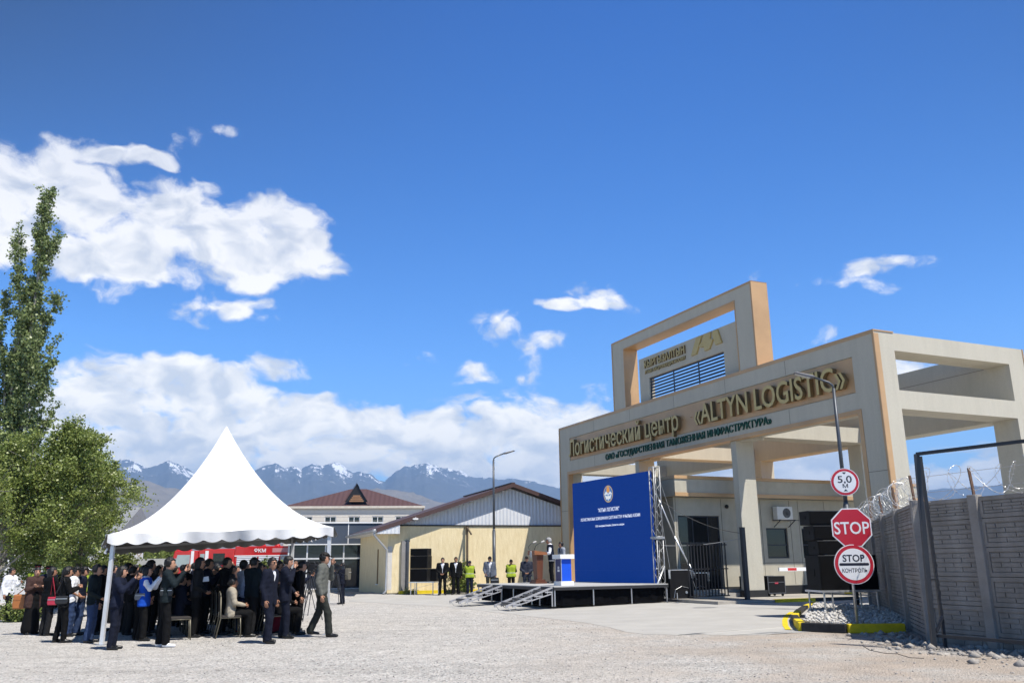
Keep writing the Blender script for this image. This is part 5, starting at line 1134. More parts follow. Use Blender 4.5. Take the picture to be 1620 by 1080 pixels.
def leafy_tree(loc, H, R, lab, nl, seed, trunk_r=.14, lean=(0, 0), crown_base=.22, mats=None, lsize=.12, bark=None, squash=1.0, group=None, name='leafy_tree', fork=False):
    t = thing(name, lab, 'tree', loc, 0, group); m = MB(); random.seed(seed); st = np.random.default_rng(seed); pts = []
    trunk = [np.array([lean[0]*k/8*H*.6, lean[1]*k/8*H*.6, H*.62*k/8]) + np.array([math.sin(k*1.3+seed)*.06, math.cos(k*1.7)*.06, 0]) for k in range(9)]
    m.tube(trunk, [trunk_r*(1-.7*k/8) for k in range(9)], 8)
    if fork:
        p2 = branch_path(trunk[0], (.35, .1, 1), H*.7, 8, .02, .1); m.tube(p2, [trunk_r*.8*(1-.8*k/8) for k in range(9)], 7)
    nb = 26
    for b in range(nb):
        f = crown_base+(1-crown_base)*b/nb; zz = H*.62*min(f, 1); i = min(int(f*8), 7); p = trunk[i]+(trunk[i+1]-trunk[i])*(f*8-i if i < 7 else .5)
        a = b*2.4+seed; rise = .25+1.1*f+random.uniform(-.15, .25); prof = math.sin(math.pi*min(1, (f-crown_base)/(1-crown_base)*.72+.24))
        L_ = R*(.55+.55*random.random())*prof*1.15; d = (math.cos(a), math.sin(a)*squash, rise); path = branch_path(p, d, L_*1.25, 6, .05, .22); m.tube(path, [trunk_r*.32*(1-.85*k/6) for k in range(7)], 5)
        for s_ in range(7):
            q = path[random.randint(2, 6)]; d2 = np.array(d)+st.normal(0, .7, 3); sub = branch_path(q, d2, L_*.5, 4, .04, .3); m.tube(sub, [trunk_r*.10*(1-.8*k/4) for k in range(5)], 4)
            for g_ in range(3):
                c = sub[random.randint(1, 4)]+st.normal(0, R*.05, 3); pts.append((c, R*random.uniform(.045, .11)))
    m.build('trunk', bark or BARKD, t, smooth=True)
    per = max(4, nl//max(1, len(pts))); A_ = [c+st.normal(0, 1, (per, 3))*np.array([r, r, r*.75]) for c, r in pts]
    leaves(np.concatenate(A_), lsize, mats or LEAF_T, t); return t
def base_at(u, v, y): return tuple(aty(u, v, y)*np.array([1, 1, 0]))
leafy_tree(base_at(78, 912, 30.5), 9.5, 1.9, 'broad green leafy tree with thin grey trunks behind the police officers', 48000, 3, .10, (.05, 0), .20, lsize=.080)
leafy_tree(base_at(122, 915, 34.5), 8.6, 1.5, 'rounded green leafy tree behind the left edge of the white tent', 30000, 12, .12, (.02, 0), .16, lsize=.085)
leafy_tree(base_at(-22, 915, 30.0), 6.2, 2.6, 'leaning pale barked leafy tree cut by the left edge', 30000, 8, .17, (.16, 0), .25, lsize=.082, bark=BARK)
leafy_tree(base_at(100, 910, 44), 5.0, 1.8, 'darker leafy tree farther back between the two green crowns', 16000, 23, .13, (0, 0), .15, lsize=.11)
leafy_tree(base_at(188, 912, 42), 3.2, .9, 'small bright green tree beside the back tent leg', 2600, 31, .05, (0, 0), .3, mats=LEAF_Y, lsize=.12)
leafy_tree(base_at(413, 925, 33), 2.4, .62, 'slender yellow green sapling behind the men in navy suits', 900, 41, .025, (0, 0), .15, mats=LEAF_Y, lsize=.10, name='sapling', group='saplings')
leafy_tree(base_at(726, 939, 44.2), 2.1, .55, 'green sapling between the dark suited man and the woman in a vest', 900, 44, .025, (0, 0), .12, lsize=.09, name='sapling', group='saplings')
leafy_tree(base_at(737, 940, 44.4), 1.5, .5, 'short sapling at the foot of the brown wall post', 700, 46, .02, (0, 0), .1, lsize=.09, name='sapling', group='saplings')
def shrub(loc, w, h, n, lab, mats, ls):
    t = thing('shrub', lab, 'shrub', loc); P = []; m = MB()
    for k in range(18):
        a = random.random()*6.28; q = branch_path((0, 0, 0), (math.cos(a)*w/h, math.sin(a)*w/h*.6, 1), h*random.uniform(.6, 1), 4, 0, .2); m.tube(q, [.012]*5, 4)
        for c in q[1:]: P.append(c+rng.normal(0, h*.13, (n//80+1, 3)))
    m.build('stem', BARKD, t); P = np.concatenate(P); P[:, 2] = np.abs(P[:, 2]); leaves(P, ls, mats, t, 'foliage')
shrub(base_at(24, 962, 27), 1.3, .85, 2600, 'low grey green bush behind the man in a white shirt', LEAF_T, .07)
shrub(base_at(648, 939, 44.6), .5, .45, 260, 'tuft of green weeds under the loudspeaker table', LEAF_T, .07)
shrub(base_at(712, 939, 44.6), .5, .6, 260, 'tuft of green weeds between the two dark suited men', LEAF_T, .07)
for i, (u, y) in enumerate(((-60, 70), (60, 74), (215, 84), (240, 88), (262, 80))):
    leafy_tree(base_at(u, 905, y), (7, 6, 4.2, 3.8, 3.6)[i], (3, 2.6, 2.0, 1.8, 1.6)[i], ('distant green tree behind the white house at far left', 'distant green tree beyond the low white wall', 'distant bushy tree beyond the concrete wall left of the fire engine', 'lower distant bushy tree above the pale concrete wall', 'smallest distant tree just left of the red fire engine')[i], 3500, 60+i, .1, lsize=.2)
random.seed(5)

# ------------------------------------------------------------------ people: one continuous skin per body, grown from a distance field round a posed skeleton
def smin(a, b, k):
    h = np.maximum(k-np.abs(a-b), 0)/k; return np.minimum(a, b)-h*h*k*.25
def cone(P, a, b, ra, rb):
    a = np.asarray(a, float); b = np.asarray(b, float); ba = b-a; t = np.clip(((P-a)@ba)/max(ba@ba, 1e-9), 0, 1)
    return np.linalg.norm(P-a-t[..., None]*ba, axis=-1)-(ra+(rb-ra)*t)
def surface_nets(fn, lo, hi, h):
    n = np.maximum(((np.array(hi)-lo)/h).astype(int)+2, 4); ax = [lo[i]+h*np.arange(n[i]) for i in range(3)]
    P = np.stack(np.meshgrid(*ax, indexing='ij'), -1); D = fn(P); S = D < 0
    c = S[:-1,:-1,:-1].astype(np.int8)
    for dx in (0, 1):
        for dy in (0, 1):
            for dz in (0, 1):
                if dx+dy+dz: c = c+S[dx:n[0]-1+dx, dy:n[1]-1+dy, dz:n[2]-1+dz]
    act = (c > 0) & (c < 8); idx = -np.ones(act.shape, int); I = np.argwhere(act); idx[act] = np.arange(len(I))
    acc = np.zeros((len(I), 3)); cnt = np.zeros(len(I))
    cor = [(a, b, d) for a in (0, 1) for b in (0, 1) for d in (0, 1)]
    for p in cor:
        for k in range(3):
            if p[k] == 0:
                q = list(p); q[k] = 1; A = D[I[:, 0]+p[0], I[:, 1]+p[1], I[:, 2]+p[2]]; B = D[I[:, 0]+q[0], I[:, 1]+q[1], I[:, 2]+q[2]]
                x = (A < 0) != (B < 0); t = np.where(x, A/np.where(A-B == 0, 1, A-B), 0); v = np.repeat(np.array(p, float)[None], len(I), 0); v[:, k] += t; acc += np.where(x[:, None], v, 0); cnt += x
    V = lo+h*(I+acc/np.maximum(cnt, 1)[:, None]); F = []
    for k in range(3):
        o = [0, 1, 2]; o.remove(k); sl0 = [slice(None)]*3; sl1 = [slice(None)]*3; sl0[k] = slice(0, -1); sl1[k] = slice(1, None)
        E = S[tuple(sl0)] != S[tuple(sl1)]; J = np.argwhere(E); J = J[(J[:, o[0]] > 0) & (J[:, o[1]] > 0) & (J[:, o[0]] < n[o[0]]-1) & (J[:, o[1]] < n[o[1]]-1)]
        if not len(J): continue
        q = []
        for (a, b) in ((0, 0), (1, 0), (1, 1), (0, 1)):
            C = J.copy(); C[:, o[0]] -= 1-a; C[:, o[1]] -= 1-b; q.append(idx[C[:, 0], C[:, 1], C[:, 2]])
        q = np.stack(q, 1); ins = S[J[:, 0], J[:, 1], J[:, 2]]; fl = ins if k != 1 else ~ins; q[~fl] = q[~fl][:, ::-1]; F.append(q)
    return V, (np.concatenate(F) if F else np.zeros((0, 4), int))
def rotx(v, a): c, s = math.cos(a), math.sin(a); return np.array([v[0], v[1]*c-v[2]*s, v[1]*s+v[2]*c])
def rotz(v, a): c, s = math.cos(a), math.sin(a); return np.array([v[0]*c-v[1]*s, v[0]*s+v[1]*c, v[2]])
ARM = {  # elbow and wrist relative to the shoulder for the right arm (x outwards, y forwards)
 'down': ((.07, -.03, -.29), (.075, .05, -.54)), 'front': ((.07, .01, -.285), (-.13, .20, -.43)), 'back': ((.07, -.12, -.26), (-.12, -.19, -.46)),
 'phone': ((.08, .16, -.21), (-.07, .33, .05)), 'face': ((.05, .16, -.20), (-.15, .19, .07)), 'cam': ((.06, .12, -.26), (-.08, .33, -.06)),
 'lectern': ((.06, .10, -.26), (-.04, .33, -.30)), 'cross': ((.07, .06, -.27), (-.24, .19, -.19)), 'lap': ((.06, .07, -.28), (-.06, .30, -.33)), 'fold': ((.05, .10, -.27), (-.05, .28, -.18)), 'swing': ((.06, -.10, -.28), (.07, -.06, -.54)), 'bag': ((.06, -.02, -.29), (.03, .15, -.45))}
SKIN = mat('skin', (0.42, 0.225, 0.145), .5, var=.06, spec=.35); SKIN2 = mat('tanned skin', (0.33, 0.165, 0.10), .5, var=.06, spec=.35)
HAIRK = mat('black hair', (0.008, 0.007, 0.007), .5, var=.3, vscale=40, bump=.3, bscale=90); HAIRG = mat('grey hair', (0.30, 0.30, 0.30), .6, var=.3, vscale=40, bump=.3, bscale=90)
def cloth(name, col, rough=.85, **k): return mat(name, col, rough, var=.16, vscale=9, bump=.45, bscale=14, spec=.12, **k)
C_BLK = cloth('black fabric', (0.006, 0.006, 0.0065)); C_DRK = cloth('charcoal fabric', (0.015, 0.015, 0.016)); C_NAVY = cloth('navy suit fabric', (0.009, 0.011, 0.021)); C_NAVY2 = cloth('navy jersey', (0.010, 0.013, 0.027))
C_WHT = cloth('white fabric', (0.72, 0.73, 0.76)); C_LBL = cloth('pale blue white tee', (0.55, 0.60, 0.72)); C_JEAN = cloth('blue denim', (0.030, 0.050, 0.11)); C_GREY = cloth('grey green jacket', (0.115, 0.118, 0.105)); C_BRN = cloth('dark brown coat', (0.055, 0.032, 0.028))
C_BLUE = cloth('royal blue vest fabric', (0.012, 0.07, 0.42)); C_HIVIS = cloth('hi vis yellow', (0.33, 0.42, 0.04)); C_BEI = cloth('beige jacket fabric', (0.34, 0.30, 0.235)); C_STEEL = cloth('blue grey jacket', (0.10, 0.115, 0.15)); C_TEAL = cloth('dark teal jacket', (0.011, 0.017, 0.020)); C_RED = cloth('dark red fabric', (0.16, 0.012, 0.025)); C_CAMO = cloth('dark camouflage', (0.012, 0.015, 0.028), col2=(0.05, 0.055, 0.075)); C_LG = cloth('light grey jacket', (0.26, 0.28, 0.32)); C_OLV = cloth('dark olive trousers', (0.028, 0.030, 0.026))
SHOE = mat('black leather', (0.010, 0.010, 0.010), .35, var=.2); SHOEW = mat('white trainer', (.72, .72, .73), .6); SHOER = mat('dark red trainer', (.20, .03, .04), .6); SOLE = mat('shoe sole', (.05, .05, .05), .8)
EYEM = mat('dark eye', (0.01, 0.008, 0.007), .2); LENS = mat('sunglass lens', (0.006, 0.006, 0.007), .08, spec=.8); LIP = mat('lips', (0.30, 0.12, 0.10), .5)
NPERS = [0]
def person(loc, heading, H, lab, arms=('down', 'down'), legs='stand', top=C_BLK, bottom=C_BLK, under=None, shoes=SHOE, hair='short', hairm=None, cap=None, coat=0.0, short=False, skirt=False, vest=None, glasses=False, skin=None, lean=0.0, look=0.0, nod=0.0, wide=1.06, fem=False, bald=False, vox=.021, group=None, seat=.46):
    """heading: direction faced, degrees anticlockwise from +X"""
    NPERS[0] += 1; k_ = NPERS[0]; S = H/1.76; rr = random.Random(k_*77); skin = skin or (SKIN if rr.random() < .6 else SKIN2); hairm = hairm or HAIRK
    t = thing('person', lab, 'person', tuple(loc), R_(heading-90), group)
    sw = (.172 if fem else .198)*wide; hz_ = .93
    J = {}; sit = legs == 'sit'; off = np.array([0, 0, seat+.10-hz_]) if sit else np.zeros(3)
    def up(v, kk=1.0): q = np.array(v, float)-np.array([0, 0, .95]); q = rotx(q, -(lean)*kk); return q+np.array([0, 0, .95])+off
    pel = np.array([0, 0, .95])+off; wa_ = up((0, 0, 1.08)); ch = up((0, .005, 1.30)); nk = up((0, -.005, 1.475)); hd = up((0, .032, 1.612))
    shs = [up((s*sw, -.005, 1.42)) for s in (1, -1)]
    els, wrs = [], []
    for i, s in enumerate((1, -1)):
        e, w = ARM[arms[i]]; e = np.array(e)*(1, 1, 1); w = np.array(w); jit = np.array([rr.uniform(-.015, .015) for _ in range(3)])
        els.append(shs[i]+rotx(np.array([s*e[0], e[1], e[2]]), -lean)+jit); wrs.append(shs[i]+rotx(np.array([s*w[0], w[1], w[2]]), -lean)+jit*.6)
    kn, an, to = [], [], []; hips = [np.array([s*.092*wide, 0, .91])+off for s in (1, -1)]
    for i, s in enumerate((1, -1)):
        if sit: kk = hips[i]+np.array([s*.04, .43, .0]); aa = np.array([kk[0]+s*.01, kk[1]-.02, .085]); fd = np.array([s*.03, .16, 0])
        elif legs == 'walk': y = .20*(1 if i == 0 else -1); kk = np.array([s*.095, y*.55+.05, .50]); aa = np.array([s*.085, y-.03*(i == 1), .085+.05*(i == 1)]); fd = np.array([s*.03, .165, -.02*(i == 1)])
        elif legs == 'relax': y = .07*(1 if i == 0 else -1); kk = np.array([s*.105, y*.5+.03, .50]); aa = np.array([s*.115, y, .085]); fd = np.array([s*.06, .16, 0])
        else: kk = np.array([s*.10, .02, .50]); aa = np.array([s*.105, -.02, .085]); fd = np.array([s*.055, .16, 0])
        kn.append(kk); an.append(aa); to.append(aa+fd+np.array([0, 0, -.05]))
    # ---- head frame
    hx = np.array([math.cos(look), math.sin(look), 0]); hy = np.array([-math.sin(look), math.cos(look), 0]); nd = lean*.55+nod
    hy2 = hy*math.cos(nd)-np.array([0, 0, 1])*math.sin(nd); hz2 = np.cross(hx, hy2)
    def hp(x, y, z): return hd+hx*x+hy2*y+hz2*z
    def toh(P): q = P-hd; return q@hx, q@hy2, q@hz2
    def head(P, g=0.0):
        x, y, z = toh(P); sk = (np.sqrt((x/.076)**2+((y+.008)/.098)**2+((z-.022)/.098)**2)-1)*.088
        jw = (np.sqrt((x/.058)**2+((y-.020)/.070)**2+((z+.055)/.070)**2)-1)*.065; return smin(sk, jw, .04)-g
    def torso(P, g=0.0, hem=0.0):
        Q = P-pel; f = 1.42; A = (P-np.array([0, 0, 0]))*np.array([1, f, 1]); B = lambda v: np.array([v[0], v[1]*f, v[2]])
        d = 9.0
        for s in (1, -1):
            ex = np.array([s*1.0, 0, 0]); ctop = ch+ex*(sw-.105)+np.array([0, 0, .03]); cw = wa_+ex*(.055 if fem else .070)*wide; cp = pel+ex*.075*wide
            c1 = cone(A, B(ctop), B(cw), .128*wide, (.098 if fem else .112)*wide); c2 = cone(A, B(cw), B(cp), (.098 if fem else .112)*wide, (.122 if fem else .112)*wide); d = np.minimum(d, smin(c1, c2, .05)); 
            if hem > 0: d = smin(d, cone(A, B(cp), B(cp+np.array([s*.012, 0, -hem])), .122*wide, (.125+.02*hem)*wide), .04)
        d = d/1.25; sh_ = cone(P, shs[0], shs[1], .062, .062); return smin(smin(d, sh_, .05), cone(P, nk-np.array([0, 0, .08]), nk+np.array([0, .0, -.02]), .085, .055), .05)-g
    def arm(P, i, g=0.0, frac=1.0, full=True):
        w = els[i]+(wrs[i]-els[i])*frac; d = cone(P, shs[i], els[i], .056*wide, .043); 
        return (smin(d, cone(P, els[i], w, .043, .043-.016*frac), .02) if full else cone(P, shs[i], shs[i]+(els[i]-shs[i])*.62, .058*wide, .056))-g
    def leg(P, i, g=0.0, flare=0.0): return smin(cone(P, hips[i], kn[i], .092*wide, .064), cone(P, kn[i], an[i]+np.array([0, 0, .0]), .064+flare*.3, .046+flare), .03)-g
    def hand_dir(i):
        d = wrs[i]-els[i]; d = d/np.linalg.norm(d)
        if arms[i] in ('down', 'swing'): d = d*.7+np.array([0, .05, -.5]); d /= np.linalg.norm(d)
        return d
    def body(P):
        d = head(P); d = smin(d, cone(P, nk-np.array([0, 0, .03]), hd+np.array([0, -.02, -.06]), .056, .050), .03)
        nz = cone(P, hp(0, .086, .012), hp(0, .108, -.022), .010, .017); d = smin(d, nz, .014)
        for s in (1, -1): d = smin(d, cone(P, hp(s*.078, -.008, .018), hp(s*.074, .0, -.028), .015, .011), .01)
        d = np.minimum(d, torso(P, -.012))
        for i in (0, 1):
            d = smin(d, arm(P, i, -.006), .03); d = smin(d, leg(P, i, -.012), .03); d = smin(d, cone(P, an[i], to[i]+np.array([0, -.03, -.005]), .028, .012), .01); hv = hand_dir(i); d = smin(d, cone(P, wrs[i], wrs[i]+hv*.075, .027, .031), .02)
        return d
    allp = np.array([hd+[0, 0, .16], hd-[0, 0, .1], *shs, *els, *wrs, *kn, *an, *to, pel, *[wrs[i]+hand_dir(i)*.1 for i in (0, 1)]])
    lo = allp.min(0)-.22; hi = allp.max(0)+.20; lo[2] = max(-.03, lo[2])
    def emit(name, fn, m, l=None, h_=None, vx=vox, parent=t, extra=None):
        V, F = surface_nets(fn, np.array(lo if l is None else l, float), np.array(hi if h_ is None else h_, float), vx)
        if extra is not None and len(extra.v): F = F.tolist(); o_ = len(V); V = np.concatenate([V, np.array(extra.v)]); F = F+[tuple(i+o_ for i in f) for f in extra.f]
        if len(V) == 0: return None
        V = V*S
        if isinstance(F, list):
            me = bpy.data.meshes.new(name); me.from_pydata(V.tolist(), [], F); me.materials.append(m); me.polygons.foreach_set('use_smooth', [True]*len(F)); o = bpy.data.objects.new(name, me); COL.objects.link(o); o.parent = parent; return o
        return np_mesh(name, V, F, m, parent, smooth=True)
    # ---- fingers: five short tapered chains rooted in each palm
    fx = MB()
    for i, s in enumerate((1, -1)):
        d = hand_dir(i); side = np.array([0, 1.0, 0]) if abs(d[1]) < .75 else np.array([0, 0, 1.0]); side = side-d*(side@d); side /= np.linalg.norm(side); n = np.cross(d, side)*(-s)
        if (n@(np.array([0, 0, 1.2])-wrs[i])) < 0 and arms[i] in ('down', 'swing'): n = -n
        cu = .35 if arms[i] in ('down', 'swing', 'lectern') else .9
        for k in range(4):
            b = wrs[i]+d*.092+side*(.030-.020*k); L1 = (.040, .046, .043, .034)[k]; d1 = d*math.cos(cu*.5)+n*math.sin(cu*.5); d2 = d*math.cos(cu*1.3)+n*math.sin(cu*1.3); p1 = b+d1*L1; p2 = p1+d2*L1*.8
            fx.tube([b-d*.02, b, p1, p2], [.0095, .0095, .0085, .006], 6)
        b = wrs[i]+d*.035+side*.028; d1 = d*.6+side*.7+n*.3; d1 /= np.linalg.norm(d1); fx.tube([b-d1*.01, b+d1*.035, b+d1*.035+(d*.85+side*.25+n*.2)*.032], [.012, .0105, .0075], 6)
    emit('body', body, skin, extra=fx)
    # ---- clothes
    hem = .10 if coat == 0 else coat; cut = .98
    if vest is not None or not short: sleeve = True
    else: sleeve = False
    def topf(P):
        d = torso(P, .020 if coat else .014, hem)
        for i in (0, 1): d = smin(d, arm(P, i, .017 if coat else .011, .97, not short), .035)
        d = d+.0055*np.sin(P[..., 2]*46+P[..., 0]*30+k_)*np.sin(P[..., 0]*37-P[..., 2]*19+P[..., 1]*25+k_*2)
        if not sit: d = np.maximum(d, (pel[2]-hem)-P[..., 2]+.02*np.sin(P[..., 0]*22+k_))
        if sit: d = np.maximum(d, (pel[2]-.12)-P[..., 2])
        if coat and under is not None:                                          # open front in a narrow V
            vx_ = P-ch; open_ = np.maximum(np.abs(vx_[..., 0])-(.012+np.clip(vx_[..., 2]+.10, 0, .3)*.30), .035-vx_[..., 1]); d = np.maximum(d, -open_)
        return d
    tl = np.array([lo[0], lo[1], (pel[2]-hem-.22)]); th = hi.copy(); th[2] = nk[2]+.10
    emit('jacket' if coat else ('shirt' if short or under is None else 'shirt'), topf, top, tl, th)
    if under is not None:
        emit('shirt', lambda P: np.maximum(torso(P, -.002, .0), pel[2]+.0-P[..., 2]), under, [-.3, -.35, pel[2]-.1], [.3, .6, nk[2]+.08])
    if vest is not None:
        vh = .16 if vest is C_BLUE else .08
        emit('vest', lambda P: np.maximum(smin(np.maximum(torso(P, .030, vh), pel[2]-vh-P[..., 2]), np.minimum(cone(P, shs[0], shs[0]-[.03, 0, .05], .066, .06), cone(P, shs[1], shs[1]+[.03, 0, -.05], .066, .06)), .03), P[..., 2]-(nk[2]+.0)), vest, [-.35, -.4, pel[2]-.35], [.35, .7, nk[2]+.1])
    if vest is C_HIVIS:
        bz = wa_[2]-.01; emit('reflective_band', lambda P: np.maximum(torso(P, .033, vh), np.abs(P[..., 2]-bz)-.026), C_BAND, [-.35, -.4, bz-.06], [.35, .5, bz+.06], vox*.8)
    if skirt:
        emit('skirt', lambda P: smin(np.minimum(cone(P*[1, 1.15, 1], pel*[1, 1.15, 1], np.array([0, 0, .16]), .15, .235), 9), cone(P, wa_-[0, 0, .04], pel, .12, .14), .05), bottom, [-.45, -.45, .02], [.45, .5, wa_[2]+.1])
    else:
        fl = .022 if rr.random() < .7 else .012
        def bot(P):
            d = np.minimum(leg(P, 0, .008, fl), leg(P, 1, .008, fl))+.006*np.sin(P[..., 2]*38+P[..., 1]*30+k_)*np.sin(P[..., 0]*33+P[..., 2]*14+k_); f = 1.42; A = P*np.array([1, f, 1])
            for s in (1, -1): c = pel+np.array([s*.072*wide, 0, 0]); d = smin(d, cone(A, c*np.array([1, f, 1]), (c+[0, 0, .09])*np.array([1, f, 1]), .112*wide, .106*wide)/1.2, .05)
            return np.maximum(d, .045-P[..., 2])
        emit('trousers', bot, bottom, [lo[0], lo[1], .02], [hi[0], hi[1], pel[2]+.22])
    for i in (0, 1):
        a, b = an[i], to[i]; base = min(a[2]-.085, .0)
        fs = lambda P: np.maximum(smin(cone(P, a+[0, -.030, -.040], b+[0, .005, .0], .042, .034), cone(P, a+[0, .0, .0], a+[0, .03, -.03], .043, .043), .04), (a[2]-.085)-P[..., 2])
        emit('shoe', fs, shoes, np.minimum(a, b)-[.09, .1, .06], np.maximum(a, b)+[.09, .1, .08], vox*.8)
    # ---- hair, hat, face
    if not bald:
        def hairf(P):
            x, y, z = toh(P); g = .016 if hair != 'bun' else .012; d = (np.sqrt((x/.080)**2+((y+.014)/.102)**2+((z-.028)/.102)**2)-1)*.088-g*.75+.006*np.sin(x*85+k_)*np.sin(z*70+y*40)+.004*np.sin(y*120+k_*3)
            cutout = np.maximum(.022-y, z-.062-(.012*np.sin(x*60+k_))) if hair == 'short' else np.maximum(.030-y, z-.058); low = (-.055 if hair == 'short' else -.075)-z; d = np.maximum(np.maximum(d, -cutout), low)
            if hair == 'long':
                d = smin(d, cone(P, hp(0, -.055, -.02), hp(0, -.085, -.30), .072, .05), .05)
                for s in (1, -1): d = smin(d, cone(P, hp(s*.065, -.03, .0), hp(s*.075, -.04, -.20), .034, .025), .03)
            if hair == 'bun': d = smin(d, cone(P, hp(0, -.105, .0), hp(0, -.12, -.02), .040, .036), .02)
            if hair == 'tail': d = smin(d, cone(P, hp(0, -.105, .0), hp(0, -.14, -.22), .034, .020), .03)
            if hair == 'curly': d = smin(d, cone(P, hp(0, -.03, .05), hp(0, -.03, .07), .105, .10)+.008*np.sin(P[..., 0]*95)*np.sin(P[..., 1]*95)*np.sin(P[..., 2]*95), .02)
            return d
        hl = hd-[.17, .24, .44 if hair in ('long', 'tail') else .17]; emit('hair', hairf, hairm, hl, hd+[.17, .17, .22], vox*.8)
    if cap is not None:
        peak = cap[1] if isinstance(cap, tuple) else 'cap'; cm = cap[0] if isinstance(cap, tuple) else cap
        def capf(P):
            x, y, z = toh(P)
            if peak == 'police':
                d = np.sqrt((np.hypot(x/.125, (y+.01)/.135)-1)**2*.017)*np.sign(np.hypot(x/.125, (y+.01)/.135)-1); crown = np.maximum(d, np.abs(z-.125-.12*y)-.028); band = np.maximum((np.hypot(x/.092, (y+.012)/.114)-1)*.10, np.abs(z-.085)-.03); c = np.minimum(crown, band)
            else:
                c = (np.sqrt((x/.088)**2+((y+.012)/.112)**2+((z-.045)/.092)**2)-1)*.09; c = np.maximum(c, .050-z+(.0 if peak != 'beanie' else -.06))
            if peak != 'beanie':
                br_ = np.maximum((np.hypot(x/.078, (y-.085)/.105)-1)*.08, np.abs(z-.052+.25*(y-.09))-.010); br_ = np.maximum(br_, .05-y); c = np.minimum(c, br_)
            return c
        emit('cap', capf, cm, hd-[.19, .2, .03], hd+[.19, .26, .2], vox*.7)
        if peak == 'police': emit('cap_band', lambda P: np.maximum((np.hypot(toh(P)[0]/.097, (toh(P)[1]+.012)/.119)-1)*.10, np.abs(toh(P)[2]-.083)-.016), C_REDB, hd-[.16, .18, 0], hd+[.16, .18, .14], vox*.7)
    fm = MB()
    if glasses:
        for s in (1, -1): fm.sphere(hp(s*.033, .089, .022)*S, (.028*S, .016*S, .020*S), 8)
        fm.tube([hp(-.08, .01, .028)*S, hp(-.066, .085, .028)*S, hp(.066, .085, .028)*S, hp(.08, .01, .028)*S], .005, 5); fm.build('sunglasses', LENS, t, smooth=True)
    else:
        for s in (1, -1): m1 = MB(); m1.sphere(hp(s*.032, .082, .020)*S, (.013*S, .012*S, .007*S), 8); m1.bar(hp(s*.018, .091, .040)*S, hp(s*.048, .083, .040)*S, .007, .006); m1.build('eye', EYEM, t, smooth=True)
    fm = MB(); fm.sphere(hp(0, .084, -.056)*S, (.023*S, .008*S, .0065*S), 8); fm.build('mouth', LIP, t, smooth=True)
    t['_h'] = 0.0; del t['_h']
    info = dict(root=t, S=S, wr=wrs, el=els, sh=shs, pel=pel, hd=hd, head=R_(heading-90), loc=np.array(loc, float), hdir=[hand_dir(0), hand_dir(1)], hp=hp)
    info['W'] = lambda q: np.array(loc, float)+rotz(np.array(q, float)*S, R_(heading-90))
    return info
C_BAND = mat('grey reflective band', (.42, .43, .42), .4)
C_REDB = mat('red cap band', (.40, .02, .03), .7)

# ------------------------------------------------------------------ who stands where
def at_feet(u, vf, vh, lo=1.58, hi=1.90, y=None):
    p = gnd(u, vf) if y is None else aty(u, vf, y)*np.array([1, 1, 0]); z = aty(u, vh, p[1])[2]; return (p[0], p[1], 0), float(np.clip(z, lo, hi))
def P_(u, vf, vh, heading, lab, y=None, **k):
    loc, H = at_feet(u, vf, vh, y=y)
    if y is not None: loc = (loc[0], loc[1], .09); H = float(np.clip(aty(u, vh, loc[1])[2]-.09, 1.58, 1.86))
    return person(loc, heading, H, lab, **k)
BAGB = mat('black bag leather', (0.016, 0.016, 0.017), .4, var=.2, bump=.2); TAN = mat('orange tan leather', (.36, .13, .035), .5, var=.12); REDB = mat('red bag leather', (.46, .03, .06), .45); GBAG = mat('grey bag fabric', (.16, .165, .17), .7)
def bag(p, pos, w, h, d, m_, lab, strap=None, cat='bag', rz=0.0):
    t = thing(cat.replace(' ', '_'), lab, cat, tuple(pos), rz); m = MB(); P = [(-w/2*.86, 0), (w/2*.86, 0), (w/2, h*.35), (w/2*.9, h), (-w/2*.9, h), (-w/2, h*.35)]; m.prism(P, lambda x, y, z: (x, z, y), -d/2, d/2); m.build('body', m_, t, bevel=min(w, d)*.18)
    m = MB(); m.box(-w*.42, w*.42, -d/2-.006, -d/2-.001, h*.62, h*.70); m.build('zip', STEEL if m_ is not TAN else m_, t)
    if strap is not None:
        c, s = math.cos(-rz), math.sin(-rz); q = [np.array(x)-np.array(pos) for x in strap]; q = [np.array([v[0]*c-v[1]*s, v[0]*s+v[1]*c, v[2]]) for v in q]; m = MB(); m.tube(q, .012, 5); m.build('strap', m_, t, smooth=True)
    return t
def phone(i, lab, k=0):
    w = i['W'](i['wr'][k]+i['hdir'][k]*.12); t = thing('phone', lab, 'phone', tuple(w), i['head']); m = MB(); m.box(-.075, .075, -.005, .005, -.02, .06); m.build('case', BLACK, t, bevel=.003); m = MB(); m.box(-.07, .07, -.0065, -.0055, -.016, .056); m.build('screen', GLASS, t); return t

# --- in front of and beside the tent, left to right
a = P_(8, 983, 897, -8, 'man in white shirt and black trousers at the left edge', top=C_WHT, bottom=C_BLK, short=False, arms=('down', 'fold'), legs='walk', look=.1)
b = P_(46, 1003, 905, -25, 'woman in brown coat and long black skirt carrying an orange tote', top=C_BRN, bottom=C_BLK, skirt=True, coat=.26, arms=('cross', 'cross'), fem=True, hair='bun', look=-.5)
q = b['W'](b['sh'][1]); s_ = b['W'](b['pel'])+np.array([-.30, -.05, -.26]); bag(b, s_, .30, .34, .16, TAN, 'orange tan tote bag on the shoulder of the woman in brown', [s_+[-.1, 0, .32], q+[-.06, 0, .06], q+[-.02, 0, .07], s_+[.1, 0, .32]], rz=.3)
c = P_(70, 1005, 909, 60, 'woman all in black seen from behind beside the brown coat', top=C_BLK, bottom=C_DRK, coat=.22, hair='long', fem=True, arms=('fold', 'fold'), look=-.6)
